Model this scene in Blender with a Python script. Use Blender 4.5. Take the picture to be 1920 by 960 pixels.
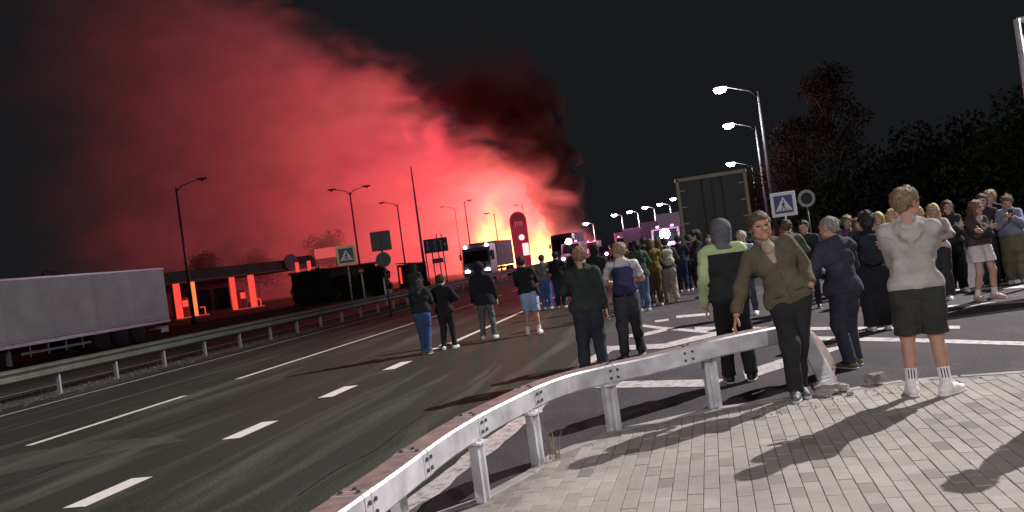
import bpy, bmesh, math, random
import numpy as np
from mathutils import Vector, Matrix

# ------------------------------------------------------------------ scene, camera, world, large lights
sc = bpy.context.scene
COL = sc.collection
for o in list(bpy.data.objects):
    bpy.data.objects.remove(o)
FPX, ROLL, CAMH = 1600.0, math.radians(7.8), 1.75
cam_d = bpy.data.cameras.new('camera'); cam = bpy.data.objects.new('camera', cam_d); COL.objects.link(cam)
cam_d.sensor_width = 36.0; cam_d.lens = 36.0 * FPX / 1920.0; cam_d.clip_start = 0.05; cam_d.clip_end = 2000
RX = Vector((math.cos(ROLL), 0, -math.sin(ROLL))); UP = Vector((math.sin(ROLL), 0, math.cos(ROLL))); FW = Vector((0, 1, 0))
cam.matrix_world = Matrix(((RX.x, UP.x, -FW.x, 0), (RX.y, UP.y, -FW.y, 0), (RX.z, UP.z, -FW.z, CAMH), (0, 0, 0, 1)))
sc.camera = cam
sc.view_settings.view_transform = 'Standard'; sc.view_settings.look = 'None'
sc.view_settings.exposure = 0.0; sc.view_settings.gamma = 1.0
sc.cycles.use_denoising = True
sc.cycles.volume_step_rate = 1.0; sc.cycles.volume_max_steps = 256
sc.cycles.max_bounces = 4; sc.cycles.diffuse_bounces = 2; sc.cycles.glossy_bounces = 2
sc.cycles.transmission_bounces = 2; sc.cycles.volume_bounces = 1; sc.cycles.transparent_max_bounces = 8
sc.cycles.sample_clamp_indirect = 3.0; sc.cycles.sample_clamp_direct = 0.0
sc.cycles.caustics_reflective = False; sc.cycles.caustics_refractive = False
# night sky: the last trace of the sky's own light, sun far below the horizon
w = bpy.data.worlds.new('World'); sc.world = w; w.use_nodes = True
nt = w.node_tree; bg = nt.nodes['Background']
bg.inputs[0].default_value = (0.0088, 0.0096, 0.0112, 1); bg.inputs[1].default_value = 1.0
KEY_POS, KEY_POWER = Vector((24.5, 24.0, 20.5)), 80000.0       # floodlight mast to the right of the pavement
FILL_POS, FILL_POWER = Vector((5.5, -9.0, 9.0)), 3700.0        # street lamp behind the photographer
FILL2_POS, FILL2_POWER = Vector((-9.0, -7.0, 9.0)), 4600.0     # unseen second lamp, added to spread the fill
FIRE_POWER = 1.2e5
FIRE_COL = (1.0, 0.052, 0.078)

def ray(x, y): return FW + RX * ((x - 960) / FPX) + UP * ((480 - y) / FPX)
def G(x, y, z=0.0):
    d = ray(x, y); t = (z - CAMH) / d.z
    return Vector((0, 0, CAMH)) + d * t
def W(x, y, Y): return Vector((0, 0, CAMH)) + ray(x, y) * Y
YAW = math.radians(13.1)
DV = Vector((math.sin(YAW), math.cos(YAW), 0)); RV = Vector((math.cos(YAW), -math.sin(YAW), 0))
def RD(lat, al, z=0.0): return RV * lat + DV * al + Vector((0, 0, z))

# ------------------------------------------------------------------ helpers
rng = random.Random(7)
def link(o): COL.objects.link(o); return o
def tag(o, label=None, cat=None, group=None, kind=None):
    if label: o['label'] = label
    if cat: o['category'] = cat
    if group: o['group'] = group
    if kind: o['kind'] = kind
    return o
def empty(name, loc=(0, 0, 0), rz=0.0):
    o = bpy.data.objects.new(name, None); o.location = loc; o.rotation_euler = (0, 0, rz); o.empty_display_size = 0.2
    return link(o)
def mesh(name, v, f, m=None, parent=None, smooth=False, loc=None):
    me = bpy.data.meshes.new(name)
    if isinstance(v, np.ndarray):
        me.vertices.add(len(v)); me.vertices.foreach_set('co', np.ascontiguousarray(v, dtype=np.float32).ravel())
        f = np.ascontiguousarray(f, dtype=np.int32)
        n = f.shape[1]
        me.loops.add(f.size); me.loops.foreach_set('vertex_index', f.ravel())
        me.polygons.add(len(f)); me.polygons.foreach_set('loop_start', np.arange(0, f.size, n, dtype=np.int32))
        me.update(calc_edges=True)
    else:
        me.from_pydata([tuple(p) for p in v], [], f)
    if m is not None: me.materials.append(m)
    if smooth: me.polygons.foreach_set('use_smooth', [True] * len(me.polygons))
    me.update()
    o = bpy.data.objects.new(name, me); link(o)
    if parent is not None: o.parent = parent
    if loc is not None: o.location = loc
    return o
def inst(src, parent=None, loc=None, rz=None):
    o = src.copy(); link(o)
    o.parent = parent
    if loc is not None: o.location = loc
    if rz is not None: o.rotation_euler = (0, 0, rz)
    return o
class MB:
    def __init__(s): s.v = []; s.f = []
    def add(s, v, f):
        n = len(s.v); s.v += [Vector(p) for p in v]; s.f += [tuple(i + n for i in q) for q in f]; return s
    def box(s, c, d, R=None, bev=0.0):
        c = Vector(c); hx, hy, hz = d[0] / 2, d[1] / 2, d[2] / 2
        if bev <= 0:
            v = [(x, y, z) for z in (-hz, hz) for y in (-hy, hy) for x in (-hx, hx)]
            f = [(0, 2, 3, 1), (4, 5, 7, 6), (0, 1, 5, 4), (2, 6, 7, 3), (0, 4, 6, 2), (1, 3, 7, 5)]
        else:
            b = min(bev, hx * .9, hy * .9, hz * .9)
            bm = bmesh.new(); bmesh.ops.create_cube(bm, size=1.0)
            for q in bm.verts: q.co = Vector((q.co.x * d[0], q.co.y * d[1], q.co.z * d[2]))
            bmesh.ops.bevel(bm, geom=bm.edges[:], offset=b, segments=1, affect='EDGES')
            bm.verts.ensure_lookup_table()
            v = [q.co.copy() for q in bm.verts]; f = [[q.index for q in p.verts] for p in bm.faces]; bm.free()
        v = [Vector(p) for p in v]
        if R is not None: v = [R @ p for p in v]
        return s.add([p + c for p in v], f)
    def tube(s, pts, r, n=8, cap=True):
        pts = [Vector(p) for p in pts]; rs = r if isinstance(r, (list, tuple)) else [r] * len(pts)
        rings = []; prev = None
        for i, p in enumerate(pts):
            t = (pts[min(i + 1, len(pts) - 1)] - pts[max(i - 1, 0)]).normalized()
            a = prev if prev is not None else (Vector((1, 0, 0)) if abs(t.x) < .9 else Vector((0, 1, 0)))
            a = (a - t * a.dot(t)).normalized(); prev = a; b = t.cross(a)
            rings.append([p + (a * math.cos(2 * math.pi * k / n) + b * math.sin(2 * math.pi * k / n)) * rs[i] for k in range(n)])
        v = [q for g in rings for q in g]; f = []
        for i in range(len(pts) - 1):
            for k in range(n):
                f.append((i * n + k, i * n + (k + 1) % n, (i + 1) * n + (k + 1) % n, (i + 1) * n + k))
        if cap: f.append(tuple(range(n - 1, -1, -1))); f.append(tuple(range((len(pts) - 1) * n, len(pts) * n)))
        return s.add(v, f)
    def disc(s, c, nrm, r, th, n=24):
        nrm = Vector(nrm).normalized(); c = Vector(c); return s.tube([c - nrm * th / 2, c + nrm * th / 2], r, n)
    def prism(s, poly, z0, z1):
        n = len(poly); v = [(p[0], p[1], z0) for p in poly] + [(p[0], p[1], z1) for p in poly]
        f = [tuple(range(n - 1, -1, -1)), tuple(range(n, 2 * n))] + [(i, (i + 1) % n, n + (i + 1) % n, n + i) for i in range(n)]
        return s.add(v, f)
    def ring(s, c, nrm, r0, r1, th, n=24):
        nrm = Vector(nrm).normalized(); c = Vector(c)
        a = Vector((0, 0, 1)) if abs(nrm.z) < .9 else Vector((1, 0, 0)); a = (a - nrm * a.dot(nrm)).normalized(); b = nrm.cross(a)
        v = []
        for k in range(n):
            e = a * math.cos(2 * math.pi * k / n) + b * math.sin(2 * math.pi * k / n)
            v += [c + e * r0 - nrm * th / 2, c + e * r1 - nrm * th / 2, c + e * r1 + nrm * th / 2, c + e * r0 + nrm * th / 2]
        f = []
        for k in range(n):
            i, j = 4 * k, 4 * ((k + 1) % n)
            for q in range(4): f.append((i + q, i + (q + 1) % 4, j + (q + 1) % 4, j + q))
        return s.add(v, f)
    def build(s, name, m, parent=None, smooth=False, loc=None): return mesh(name, s.v, s.f, m, parent, smooth, loc)

# ------------------------------------------------------------------ materials
MATS = {}
def mat(name, col, rough=0.6, metal=0.0, var=0.0, vscale=3.0, bump=0.0, bscale=40.0, emit=None, estr=0.0, coat=0.0, spec=None, col2=None):
    if name in MATS: return MATS[name]
    m = bpy.data.materials.new(name); m.use_nodes = True; MATS[name] = m
    n = m.node_tree.nodes; l = m.node_tree.links; b = n['Principled BSDF']
    b.inputs['Base Color'].default_value = (*col, 1); b.inputs['Roughness'].default_value = rough; b.inputs['Metallic'].default_value = metal
    if spec is not None: b.inputs['Specular IOR Level'].default_value = spec
    if coat: b.inputs['Coat Weight'].default_value = coat
    if emit is not None:
        b.inputs['Emission Color'].default_value = (*emit, 1); b.inputs['Emission Strength'].default_value = estr
    if var > 0 or bump > 0:
        tc = n.new('ShaderNodeTexCoord')
    if var > 0:
        t = n.new('ShaderNodeTexNoise'); t.inputs['Scale'].default_value = vscale; t.inputs['Detail'].default_value = 5
        l.new(tc.outputs['Object'], t.inputs['Vector'])
        r = n.new('ShaderNodeMix'); r.data_type = 'RGBA'
        c2 = col2 or tuple(min(1, c * (1 + var)) for c in col)
        r.inputs[6].default_value = (*[c * (1 - var) for c in col], 1); r.inputs[7].default_value = (*c2, 1)
        mr = n.new('ShaderNodeMapRange'); mr.inputs[1].default_value = .3; mr.inputs[2].default_value = .7
        l.new(t.outputs['Fac'], mr.inputs[0]); l.new(mr.outputs[0], r.inputs[0]); l.new(r.outputs[2], b.inputs['Base Color'])
    if bump > 0:
        t2 = n.new('ShaderNodeTexNoise'); t2.inputs['Scale'].default_value = bscale; t2.inputs['Detail'].default_value = 4
        l.new(tc.outputs['Object'], t2.inputs['Vector'])
        bp = n.new('ShaderNodeBump'); bp.inputs['Strength'].default_value = bump; bp.inputs['Distance'].default_value = 0.02
        l.new(t2.outputs['Fac'], bp.inputs['Height']); l.new(bp.outputs[0], b.inputs['Normal'])
    return m
def cloth(col, rough=0.9, var=.22):
    name = 'cloth_%02x%02x%02x' % tuple(int(255 * min(1, c)) for c in col) + '_%d' % int(rough * 100)
    if name in MATS: return MATS[name]
    m = mat(name, col, rough, var=var, vscale=7, spec=.2)
    n = m.node_tree.nodes; l = m.node_tree.links; b = n['Principled BSDF']
    tc = n.new('ShaderNodeTexCoord'); mp = n.new('ShaderNodeMapping'); mp.inputs['Scale'].default_value = (1, 1, 1.5); l.new(tc.outputs['Object'], mp.inputs[0])
    t = n.new('ShaderNodeTexNoise'); t.inputs['Scale'].default_value = 5.0; t.inputs['Detail'].default_value = 1.5; t.inputs['Distortion'].default_value = .7; l.new(mp.outputs[0], t.inputs[0])
    a = n.new('ShaderNodeMath'); a.operation = 'SUBTRACT'; a.inputs[1].default_value = .5; l.new(t.outputs['Fac'], a.inputs[0])
    c = n.new('ShaderNodeMath'); c.operation = 'ABSOLUTE'; l.new(a.outputs[0], c.inputs[0])
    k = n.new('ShaderNodeMapRange'); k.inputs[2].default_value = .16; l.new(c.outputs[0], k.inputs[0])      # creases: narrow valleys
    bp = n.new('ShaderNodeBump'); bp.inputs['Strength'].default_value = .34; bp.inputs['Distance'].default_value = .018; l.new(k.outputs[0], bp.inputs['Height'])
    t2 = n.new('ShaderNodeTexNoise'); t2.inputs['Scale'].default_value = 220; l.new(tc.outputs['Object'], t2.inputs[0])
    b2 = n.new('ShaderNodeBump'); b2.inputs['Strength'].default_value = .25; b2.inputs['Distance'].default_value = .004; l.new(t2.outputs['Fac'], b2.inputs['Height']); l.new(bp.outputs[0], b2.inputs['Normal'])
    l.new(b2.outputs[0], b.inputs['Normal'])
    return m
def emis(name, col, s): return mat(name, (0.02, 0.02, 0.02), .5, emit=col, estr=s)

GALV = mat('galvanised_steel', (.66, .66, .69), .5, .35, var=.26, vscale=5, bump=.12, bscale=18)
GALV_D = mat('weathered_galvanised_steel', (.30, .31, .31), .6, .4, var=.25, vscale=4, bump=.1, bscale=25)
RAIL_TOP = mat('dirty_fire_tinted_rail_top', (.24, .17, .155), .75, .2, var=.3, vscale=9, bump=.2, bscale=50)  # brown holds dirt and the fire's red light put into the colour
BOLT = mat('dark_bolt', (.10, .10, .10), .5, .7)
POLE = mat('grey_pole_paint', (.28, .28, .30), .5, .4, var=.15)
POLE_D = mat('dark_pole_paint', (.05, .05, .055), .5, .3)
BLACK = mat('black_plastic', (.015, .015, .017), .6)
RUBBER = mat('tyre_rubber', (.022, .022, .023), .85, bump=.2)
RIM = mat('wheel_rim', (.45, .45, .47), .4, .6)
GLASS = mat('dark_window_glass', (.01, .012, .015), .08, 0, spec=.6)
WHITE = mat('white_paint', (.72, .72, .74), .45, var=.06, vscale=2)

# ------------------------------------------------------------------ the lamps that light the place
def lamp_post(name, base, height, arm, head_rz, lit, label, power=0, group=None, r=.09, col=(1, .93, .96), lens=.2, double=False, m=None, soft=.25, estr=60, spot=None):
    """tapered post with a raised arm; head_rz is the heading of the arm; a lit head carries its own light"""
    t = empty(name, base); tag(t, label, 'street lamp', group)
    m = m or POLE
    MB().tube([(0, 0, 0), (0, 0, height * .55), (0, 0, height)], [r, r * .8, r * .55], 10).build('pole', m, t, True)
    MB().tube([(0, 0, 0), (0, 0, .5)], r * 1.7, 10).build('base', m, t, True)
    for sgn in ((1, -1) if double else (1,)):
        dx, dy = math.cos(head_rz) * sgn, math.sin(head_rz) * sgn
        e = Vector((dx * arm, dy * arm, height + arm * .28))
        MB().tube([(0, 0, height - .3), (dx * arm * .25, dy * arm * .25, height + .1), e], [r * .45, r * .34, r * .25], 8).build('arm', POLE_D, t, True)
        R = Matrix.Rotation(math.atan2(dy, dx), 3, 'Z')
        hd = MB().box(e + Vector((dx * .28, dy * .28, .02)), (.75, .3, .13), R, .05).build('lamp_head', POLE_D, t)
        lm = emis('lit_lamp_lens', (1, .92, .97), estr) if lit else GLASS
        q = MB(); c = e + Vector((dx * .3, dy * .3, -.085))
        q.tube([c + Vector((0, 0, .05)), c, c + Vector((0, 0, -lens * .45)), c + Vector((0, 0, -lens * .6))], [lens * .9, lens, lens * .7, lens * .15], 12)
        q.build('lens', lm, hd, True)
        if lit and power:
            ld = bpy.data.lights.new('lamp_light', 'POINT'); ld.energy = power; ld.color = col; ld.shadow_soft_size = soft
            if spot:
                ld = bpy.data.lights.new('lamp_light', 'SPOT'); ld.energy = power; ld.color = col; ld.shadow_soft_size = soft
                ld.spot_size = spot[1]; ld.spot_blend = spot[2]
            lo = bpy.data.objects.new('lamp_light', ld); link(lo); lo.parent = t; lo.location = c + Vector((0, 0, -lens * .9 - (.5 if not spot else 0)))
            if spot:
                dvec = Vector(spot[0]) - (Vector(base) + lo.location)
                lo.rotation_euler = dvec.to_track_quat('-Z', 'Y').to_euler()
    return t
lamp_post('floodlight_mast', (KEY_POS.x + 1.5, KEY_POS.y + 1.2, 0), KEY_POS.z, 1.5, math.atan2(-1.2, -1.5), True, 'tall floodlight mast lighting the paved corner, beyond the picture',
          KEY_POWER, r=.2, lens=.3, soft=.14, spot=((3.0, 7.5, 0), math.radians(92), 1.0), col=(1, .94, .93))
lamp_post('street_lamp', (FILL_POS.x + 1.5, FILL_POS.y, 0), FILL_POS.z, 1.5, math.pi, True, 'street lamp behind the photographer on the paved side', FILL_POWER, 'street lamps along the road', soft=.5)
lamp_post('street_lamp', (FILL2_POS.x - 1.5, FILL2_POS.y, 0), FILL2_POS.z, 1.5, 0, True, 'unseen fill lamp added behind the photographer on the carriageway side', FILL2_POWER, 'street lamps along the road', soft=.5)
# ------------------------------------------------------------------ ground, roads, markings
def asphalt(name, c0, c1, streak, rough=.72, sc_y=.09):
    m = bpy.data.materials.new(name); m.use_nodes = True
    n = m.node_tree.nodes; l = m.node_tree.links; b = n['Principled BSDF']; b.inputs['Specular IOR Level'].default_value = .18
    tc = n.new('ShaderNodeTexCoord'); mp = n.new('ShaderNodeMapping'); mp.inputs['Rotation'].default_value = (0, 0, YAW)
    l.new(tc.outputs['Object'], mp.inputs['Vector'])
    ms = n.new('ShaderNodeMapping'); ms.inputs['Scale'].default_value = (1.1, sc_y, 1); ms.inputs['Rotation'].default_value = (0, 0, math.radians(-4))
    l.new(mp.outputs[0], ms.inputs['Vector'])
    a = n.new('ShaderNodeTexNoise'); a.inputs['Scale'].default_value = 1.3; a.inputs['Detail'].default_value = 6; a.inputs['Roughness'].default_value = .62; a.inputs['Distortion'].default_value = .6
    l.new(ms.outputs[0], a.inputs['Vector'])
    g = n.new('ShaderNodeTexNoise'); g.inputs['Scale'].default_value = 48; g.inputs['Detail'].default_value = 3
    l.new(tc.outputs['Object'], g.inputs['Vector'])
    p = n.new('ShaderNodeTexNoise'); p.inputs['Scale'].default_value = .35; p.inputs['Detail'].default_value = 4
    l.new(mp.outputs[0], p.inputs['Vector'])
    mx = n.new('ShaderNodeMix'); mx.data_type = 'RGBA'; mx.inputs[6].default_value = (*c0, 1); mx.inputs[7].default_value = (*c1, 1)
    l.new(p.outputs['Fac'], mx.inputs[0])
    mr = n.new('ShaderNodeMapRange'); mr.inputs[1].default_value = .5; mr.inputs[2].default_value = .74; l.new(a.outputs['Fac'], mr.inputs[0])
    m2 = n.new('ShaderNodeMix'); m2.data_type = 'RGBA'; m2.inputs[7].default_value = (*streak, 1)
    ml = n.new('ShaderNodeMath'); ml.operation = 'MULTIPLY'; ml.inputs[1].default_value = .75; l.new(mr.outputs[0], ml.inputs[0])
    l.new(ml.outputs[0], m2.inputs[0]); l.new(mx.outputs[2], m2.inputs[6])
    m3 = n.new('ShaderNodeMix'); m3.data_type = 'RGBA'; m3.blend_type = 'MULTIPLY'; m3.inputs[0].default_value = .9
    gr = n.new('ShaderNodeMapRange'); gr.inputs[1].default_value = .3; gr.inputs[2].default_value = .7; gr.inputs[3].default_value = .35; gr.inputs[4].default_value = 1.65
    l.new(g.outputs['Fac'], gr.inputs[0]); l.new(m2.outputs[2], m3.inputs[6]); l.new(gr.outputs[0], m3.inputs[7])
    l.new(m3.outputs[2], b.inputs['Base Color'])
    rr = n.new('ShaderNodeMapRange'); rr.inputs[3].default_value = rough - .14; rr.inputs[4].default_value = rough + .14
    l.new(p.outputs['Fac'], rr.inputs[0]); l.new(rr.outputs[0], b.inputs['Roughness'])
    bp = n.new('ShaderNodeBump'); bp.inputs['Strength'].default_value = .5; bp.inputs['Distance'].default_value = .006
    l.new(g.outputs['Fac'], bp.inputs['Height']); l.new(bp.outputs[0], b.inputs['Normal'])
    return m
ASPH = asphalt('dark_asphalt', (.023, .025, .0195), (.040, .0425, .034), (.125, .127, .106), .88)
ASPH2 = asphalt('grey_old_asphalt', (.05, .045, .049), (.068, .061, .067), (.10, .092, .098), .88, .5)
def paintmat(name, col, wear):
    m = mat(name, col, .65)
    n = m.node_tree.nodes; l = m.node_tree.links; b = n['Principled BSDF']
    tc = n.new('ShaderNodeTexCoord'); t = n.new('ShaderNodeTexNoise'); t.inputs['Scale'].default_value = 9; t.inputs['Detail'].default_value = 8; t.inputs['Roughness'].default_value = .75
    l.new(tc.outputs['Object'], t.inputs['Vector'])
    mr = n.new('ShaderNodeMapRange'); mr.inputs[1].default_value = .62 - wear; mr.inputs[2].default_value = .75 - wear; l.new(t.outputs['Fac'], mr.inputs[0])
    mx = n.new('ShaderNodeMix'); mx.data_type = 'RGBA'; mx.inputs[6].default_value = (*col, 1); mx.inputs[7].default_value = (.16, .15, .145, 1)
    l.new(mr.outputs[0], mx.inputs[0]); l.new(mx.outputs[2], b.inputs['Base Color'])
    return m
PAINT = paintmat('road_paint', (.78, .74, .68), .02)
PAINT_W = paintmat('worn_road_paint', (.55, .51, .50), .13)
SOIL = mat('dark_soil_and_grass', (.030, .032, .022), .95, var=.4, vscale=.8, bump=.5, bscale=6)
GRAVEL = mat('gravel_verge', (.085, .085, .078), .95, var=.55, vscale=26, bump=.8, bscale=45)

def sheet(name, quads, m, z, parent=None):
    v = []; f = []
    for q in quads:
        f.append(tuple(range(len(v), len(v) + len(q)))); v += [(p[0], p[1], z) for p in q]
    return mesh(name, v, f, m, parent)
def rquad(l0, l1, a0, a1): return [RD(l0, a0), RD(l1, a0), RD(l1, a1), RD(l0, a1)]
tag(sheet('ground', [[(-900, -900), (900, -900), (900, 1200), (-900, 1200)]], SOIL, -.03), 'dark ground reaching to the horizon under the night sky', 'ground', kind='structure')
road = tag(sheet('road', [rquad(-14.9, -2.3, -40, 420)], ASPH, 0), 'dark asphalt carriageway with tyre streaks crossing the view', 'road', kind='structure')
road2 = tag(sheet('far_road', [rquad(-60, -16.6, -40, 420)], ASPH, 0), 'dark far carriageway and forecourt beyond the guard rail', 'road', kind='structure')
apron = tag(sheet('side_road', [rquad(-2.3, 34, -40, 420)], ASPH2, 0), 'older grey asphalt junction where the crowd stands', 'road', kind='structure')
verge = tag(sheet('verge', [rquad(-16.6, -14.9, -40, 420)], GRAVEL, -.012), 'gravel strip under the roadside guard rail', 'verge', kind='structure')
# stones and tufts lying on the verge
v, f = [], []
for i in range(900):
    a = rng.uniform(9, 42); la = rng.uniform(-16.5, -14.5) ; s = rng.uniform(.012, .04); c = RD(la, a, -.005)
    n0 = len(v)
    for k in range(5): an = k * 1.2566 + rng.random(); v.append(c + Vector((math.cos(an) * s, math.sin(an) * s, 0)))
    v.append(c + Vector((rng.uniform(-.4, .4) * s, rng.uniform(-.4, .4) * s, s * rng.uniform(.6, 1.3))))
    f += [(n0 + k, n0 + (k + 1) % 5, n0 + 5) for k in range(5)]
tag(mesh('verge_gravel', v, f, mat('pale_stone', (.16, .16, .15), .9, var=.4, vscale=12)), 'loose stones scattered along the verge under the guard rail', 'gravel', kind='stuff')
v, f = [], []
for i in range(2600):
    a = rng.uniform(9, 60); la = -15.75 + rng.gauss(0, .45)
    if not -16.55 < la < -14.95: continue
    c = RD(la, a, -.012); h = rng.uniform(.04, .16); an = rng.uniform(0, 6.28); d = Vector((math.cos(an), math.sin(an), 0)); b = Vector((-d.y, d.x, 0)) * .006
    n0 = len(v); v += [c - b, c + b, c + d * h * .3 + Vector((0, 0, h))]; f.append((n0, n0 + 1, n0 + 2))
tag(mesh('verge_grass', v, f, mat('dry_grass', (.09, .10, .045), .9, var=.3)), 'sparse dry grass growing under the guard rail', 'grass', kind='stuff')

def strip(name, parent, lat, a0, a1, wd, m=PAINT, z=.004): return sheet(name, [rquad(lat - wd / 2, lat + wd / 2, a0, a1)], m, z, parent)
strip('edge_line', road, -13.85, -30, 300, .13, PAINT_W)
for a0, a1 in ((-1.0, 2.8), (4.7, 8.4), (10.25, 13.99), (15.81, 26.7), (28.4, 39), (41, 52), (54, 65)): strip('lane_line', road, -9.8, a0, a1, .14)
for k in range(-1, 6): strip('dash', road, -5.98, 4.08 + 2.64 * k - .04, 4.08 + 2.64 * k + .93, .25)
strip('lane_line', road, -5.9, 17.4, 90, .15)
strip('edge_line', road2, -17.4, -30, 300, .13, PAINT_W)
def bandp(name, pts, th, parent=apron, m=PAINT_W, z=.0045):
    """a painted line on the ground: th is its apparent thickness at each end, turned into a ground polygon"""
    ths = th if isinstance(th, (list, tuple)) else [th] * len(pts)
    A, B = [], []
    for i, p in enumerate(pts):
        q0, q1 = pts[max(i - 1, 0)], pts[min(i + 1, len(pts) - 1)]
        dx, dy = q1[0] - q0[0], q1[1] - q0[1]; L = math.hypot(dx, dy); nx, ny = -dy / L * ths[i] / 2, dx / L * ths[i] / 2
        A.append(G(p[0] + nx, p[1] + ny)); B.append(G(p[0] - nx, p[1] - ny))
    v = [Vector((p.x, p.y, z)) for p in A + B]; n = len(A)
    return mesh(name, v, [(i, i + 1, n + i + 1, n + i) for i in range(n - 1)], m, parent)
# worn edge line of the carriageway, bending away behind the rail
v, f = [], []
epts = [(-2.55, -8), (-2.5, 3.5), (-2.42, 6), (-2.2, 8.8), (-2.08, 12.0), (-1.95, 13.4), (-1.8, 14.3)]
prevp = None
q = []
for i in range(len(epts) - 1):
    for k in range(12):
        t = k / 12; q.append((epts[i][0] * (1 - t) + epts[i + 1][0] * t, epts[i][1] * (1 - t) + epts[i + 1][1] * t))
for i, (la, al) in enumerate(q):
    w0 = .115 + rng.uniform(-.02, .02); v += [RD(la - w0, al, .0052), RD(la + w0 + rng.uniform(-.015, .015), al, .0052)]
    if i: f.append((2 * i - 2, 2 * i - 1, 2 * i + 1, 2 * i))
mesh('edge_line', v, f, PAINT_W, road)
bandp('hatch_line', [(1100, 723), (1160, 721.5), (1362, 718)], [11, 12, 14])
bandp('hatch_band', [(1396, 705), (1478, 678), (1585, 645)], [17, 17, 12])
bandp('hatch_line', [(1500, 634), (1700, 638), (1960, 646)], 7)
bandp('hatch_line', [(1303, 616), (1530, 616.5), (1705, 615.5), (1800, 614)], 5.5)
bandp('hatch_line', [(1196, 610), (1245, 616), (1356, 625), (1420, 629), (1500, 633)], [4.5, 4.5, 6, 6, 6], z=.0055)
bandp('hatch_band', [(1172, 631), (1207, 628), (1255, 617)], [5.5, 6, 5], z=.0065)
bandp('hatch_band', [(1128, 654), (1245, 649.5), (1300, 636), (1360, 624)], [8, 9, 9, 4], z=.0065)
bandp('hatch_line', [(1268, 594.5), (1330, 589)], 4.5)
bandp('hatch_line', [(1228, 603), (1254, 599.5)], 3.5)
bandp('crossing_line', [(1768, 547), (1840, 542), (1960, 535)], 4.5)
bandp('crossing_line', [(1770, 576), (1832, 571.5), (1960, 563)], 4.5)
bandp('crossing_line', [(1560, 548), (1640, 545), (1690, 541)], 4)

# pale worn patch of the carriageway and tar seams
sheet('worn_patch', [[G(x, y).xy for x, y in ((-60, 872), (60, 846), (200, 826), (318, 819), (352, 826), (230, 846), (90, 872), (-60, 905))]], asphalt('worn_pale_asphalt', (.045, .046, .038), (.07, .07, .058), (.11, .11, .095), .88), .0022, road)
TAR = mat('tar_seam', (.008, .008, .008), .6)
for la, a0, a1 in ((-7.9, 4, 17), (-3.6, 6.5, 30), (-11.9, 9, 40)):
    v, f = [], []
    k = 0
    al = a0
    while al < a1:
        o_ = .05 * math.sin(al * 1.7) + .03 * math.sin(al * 4.1); v += [RD(la + o_ - .012, al, .0026), RD(la + o_ + .012 + .006 * math.sin(al * 9), al, .0026)]
        if k: f.append((2 * k - 2, 2 * k - 1, 2 * k + 1, 2 * k))
        k += 1; al += .22
    mesh('tar_seam', v, f, TAR, road)
# ------------------------------------------------------------------ paved corner
PZ = .12
edge_px = [(700, 1010), (790, 978), (905, 938), (1005, 884), (1050, 850), (1165, 806), (1345, 766), (1570, 735), (1640, 723), (1700, 714), (1800, 706), (1920, 698)]
edge = [G(x, y, PZ) for x, y in edge_px]
edge = [Vector((-1.55, -3, PZ)), Vector((-1.15, 2.0, PZ))] + edge + [Vector((7.5, 6.9, PZ)), Vector((12, 4.5, PZ))]
poly = [(p.x, p.y) for p in edge] + [(12, -3)]
def inside(x, y):
    c = False; j = len(poly) - 1
    for i in range(len(poly)):
        xi, yi = poly[i]; xj, yj = poly[j]
        if (yi > y) != (yj > y) and x < (xj - xi) * (y - yi) / (yj - yi) + xi: c = not c
        j = i
    return c
pave = mesh('pavement', [(x, y, PZ - .0075) for x, y in poly], [tuple(range(len(poly)))], mat('paver_joint_sand', (.25, .235, .205), .95, var=.3, vscale=10))
tag(pave, 'light grey block paved corner on which the barrier ends', 'pavement', kind='structure')
def paver_mat(name, src):
    m = mat(name, (.4, .4, .4), .85, bump=.25, bscale=70); n = m.node_tree.nodes; l = m.node_tree.links; b = n['Principled BSDF']
    if src == 'obj':
        a = n.new('ShaderNodeObjectInfo'); out = a.outputs['Random']
    else:
        a = n.new('ShaderNodeNewGeometry'); out = a.outputs['Random Per Island']
    g = n.new('ShaderNodeNewGeometry')
    t = n.new('ShaderNodeTexNoise'); t.inputs['Scale'].default_value = 1.4; t.inputs['Detail'].default_value = 9; t.inputs['Roughness'].default_value = .72; l.new(g.outputs['Position'], t.inputs['Vector'])
    r = n.new('ShaderNodeValToRGB'); e = r.color_ramp.elements
    e[0].position = 0; e[0].color = (.20, .185, .16, 1); e[1].position = 1; e[1].color = (.41, .385, .355, 1)
    k = e.new(.12); k.color = (.335, .31, .28, 1); k = e.new(.85); k.color = (.365, .34, .31, 1)
    l.new(out, r.inputs[0])
    mx = n.new('ShaderNodeMix'); mx.data_type = 'RGBA'; mx.blend_type = 'MULTIPLY'; mx.inputs[0].default_value = 1
    mr = n.new('ShaderNodeMapRange'); mr.inputs[1].default_value = .3; mr.inputs[2].default_value = .7; mr.inputs[3].default_value = .7; mr.inputs[4].default_value = 1.14
    l.new(t.outputs['Fac'], mr.inputs[0]); l.new(r.outputs[0], mx.inputs[6]); l.new(mr.outputs[0], mx.inputs[7]); l.new(mx.outputs[2], b.inputs['Base Color'])
    return m
PV_O = paver_mat('concrete_paver', 'obj'); PV_I = paver_mat('concrete_paver_mass', 'isl')
BW, BL = .1, .2
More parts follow.
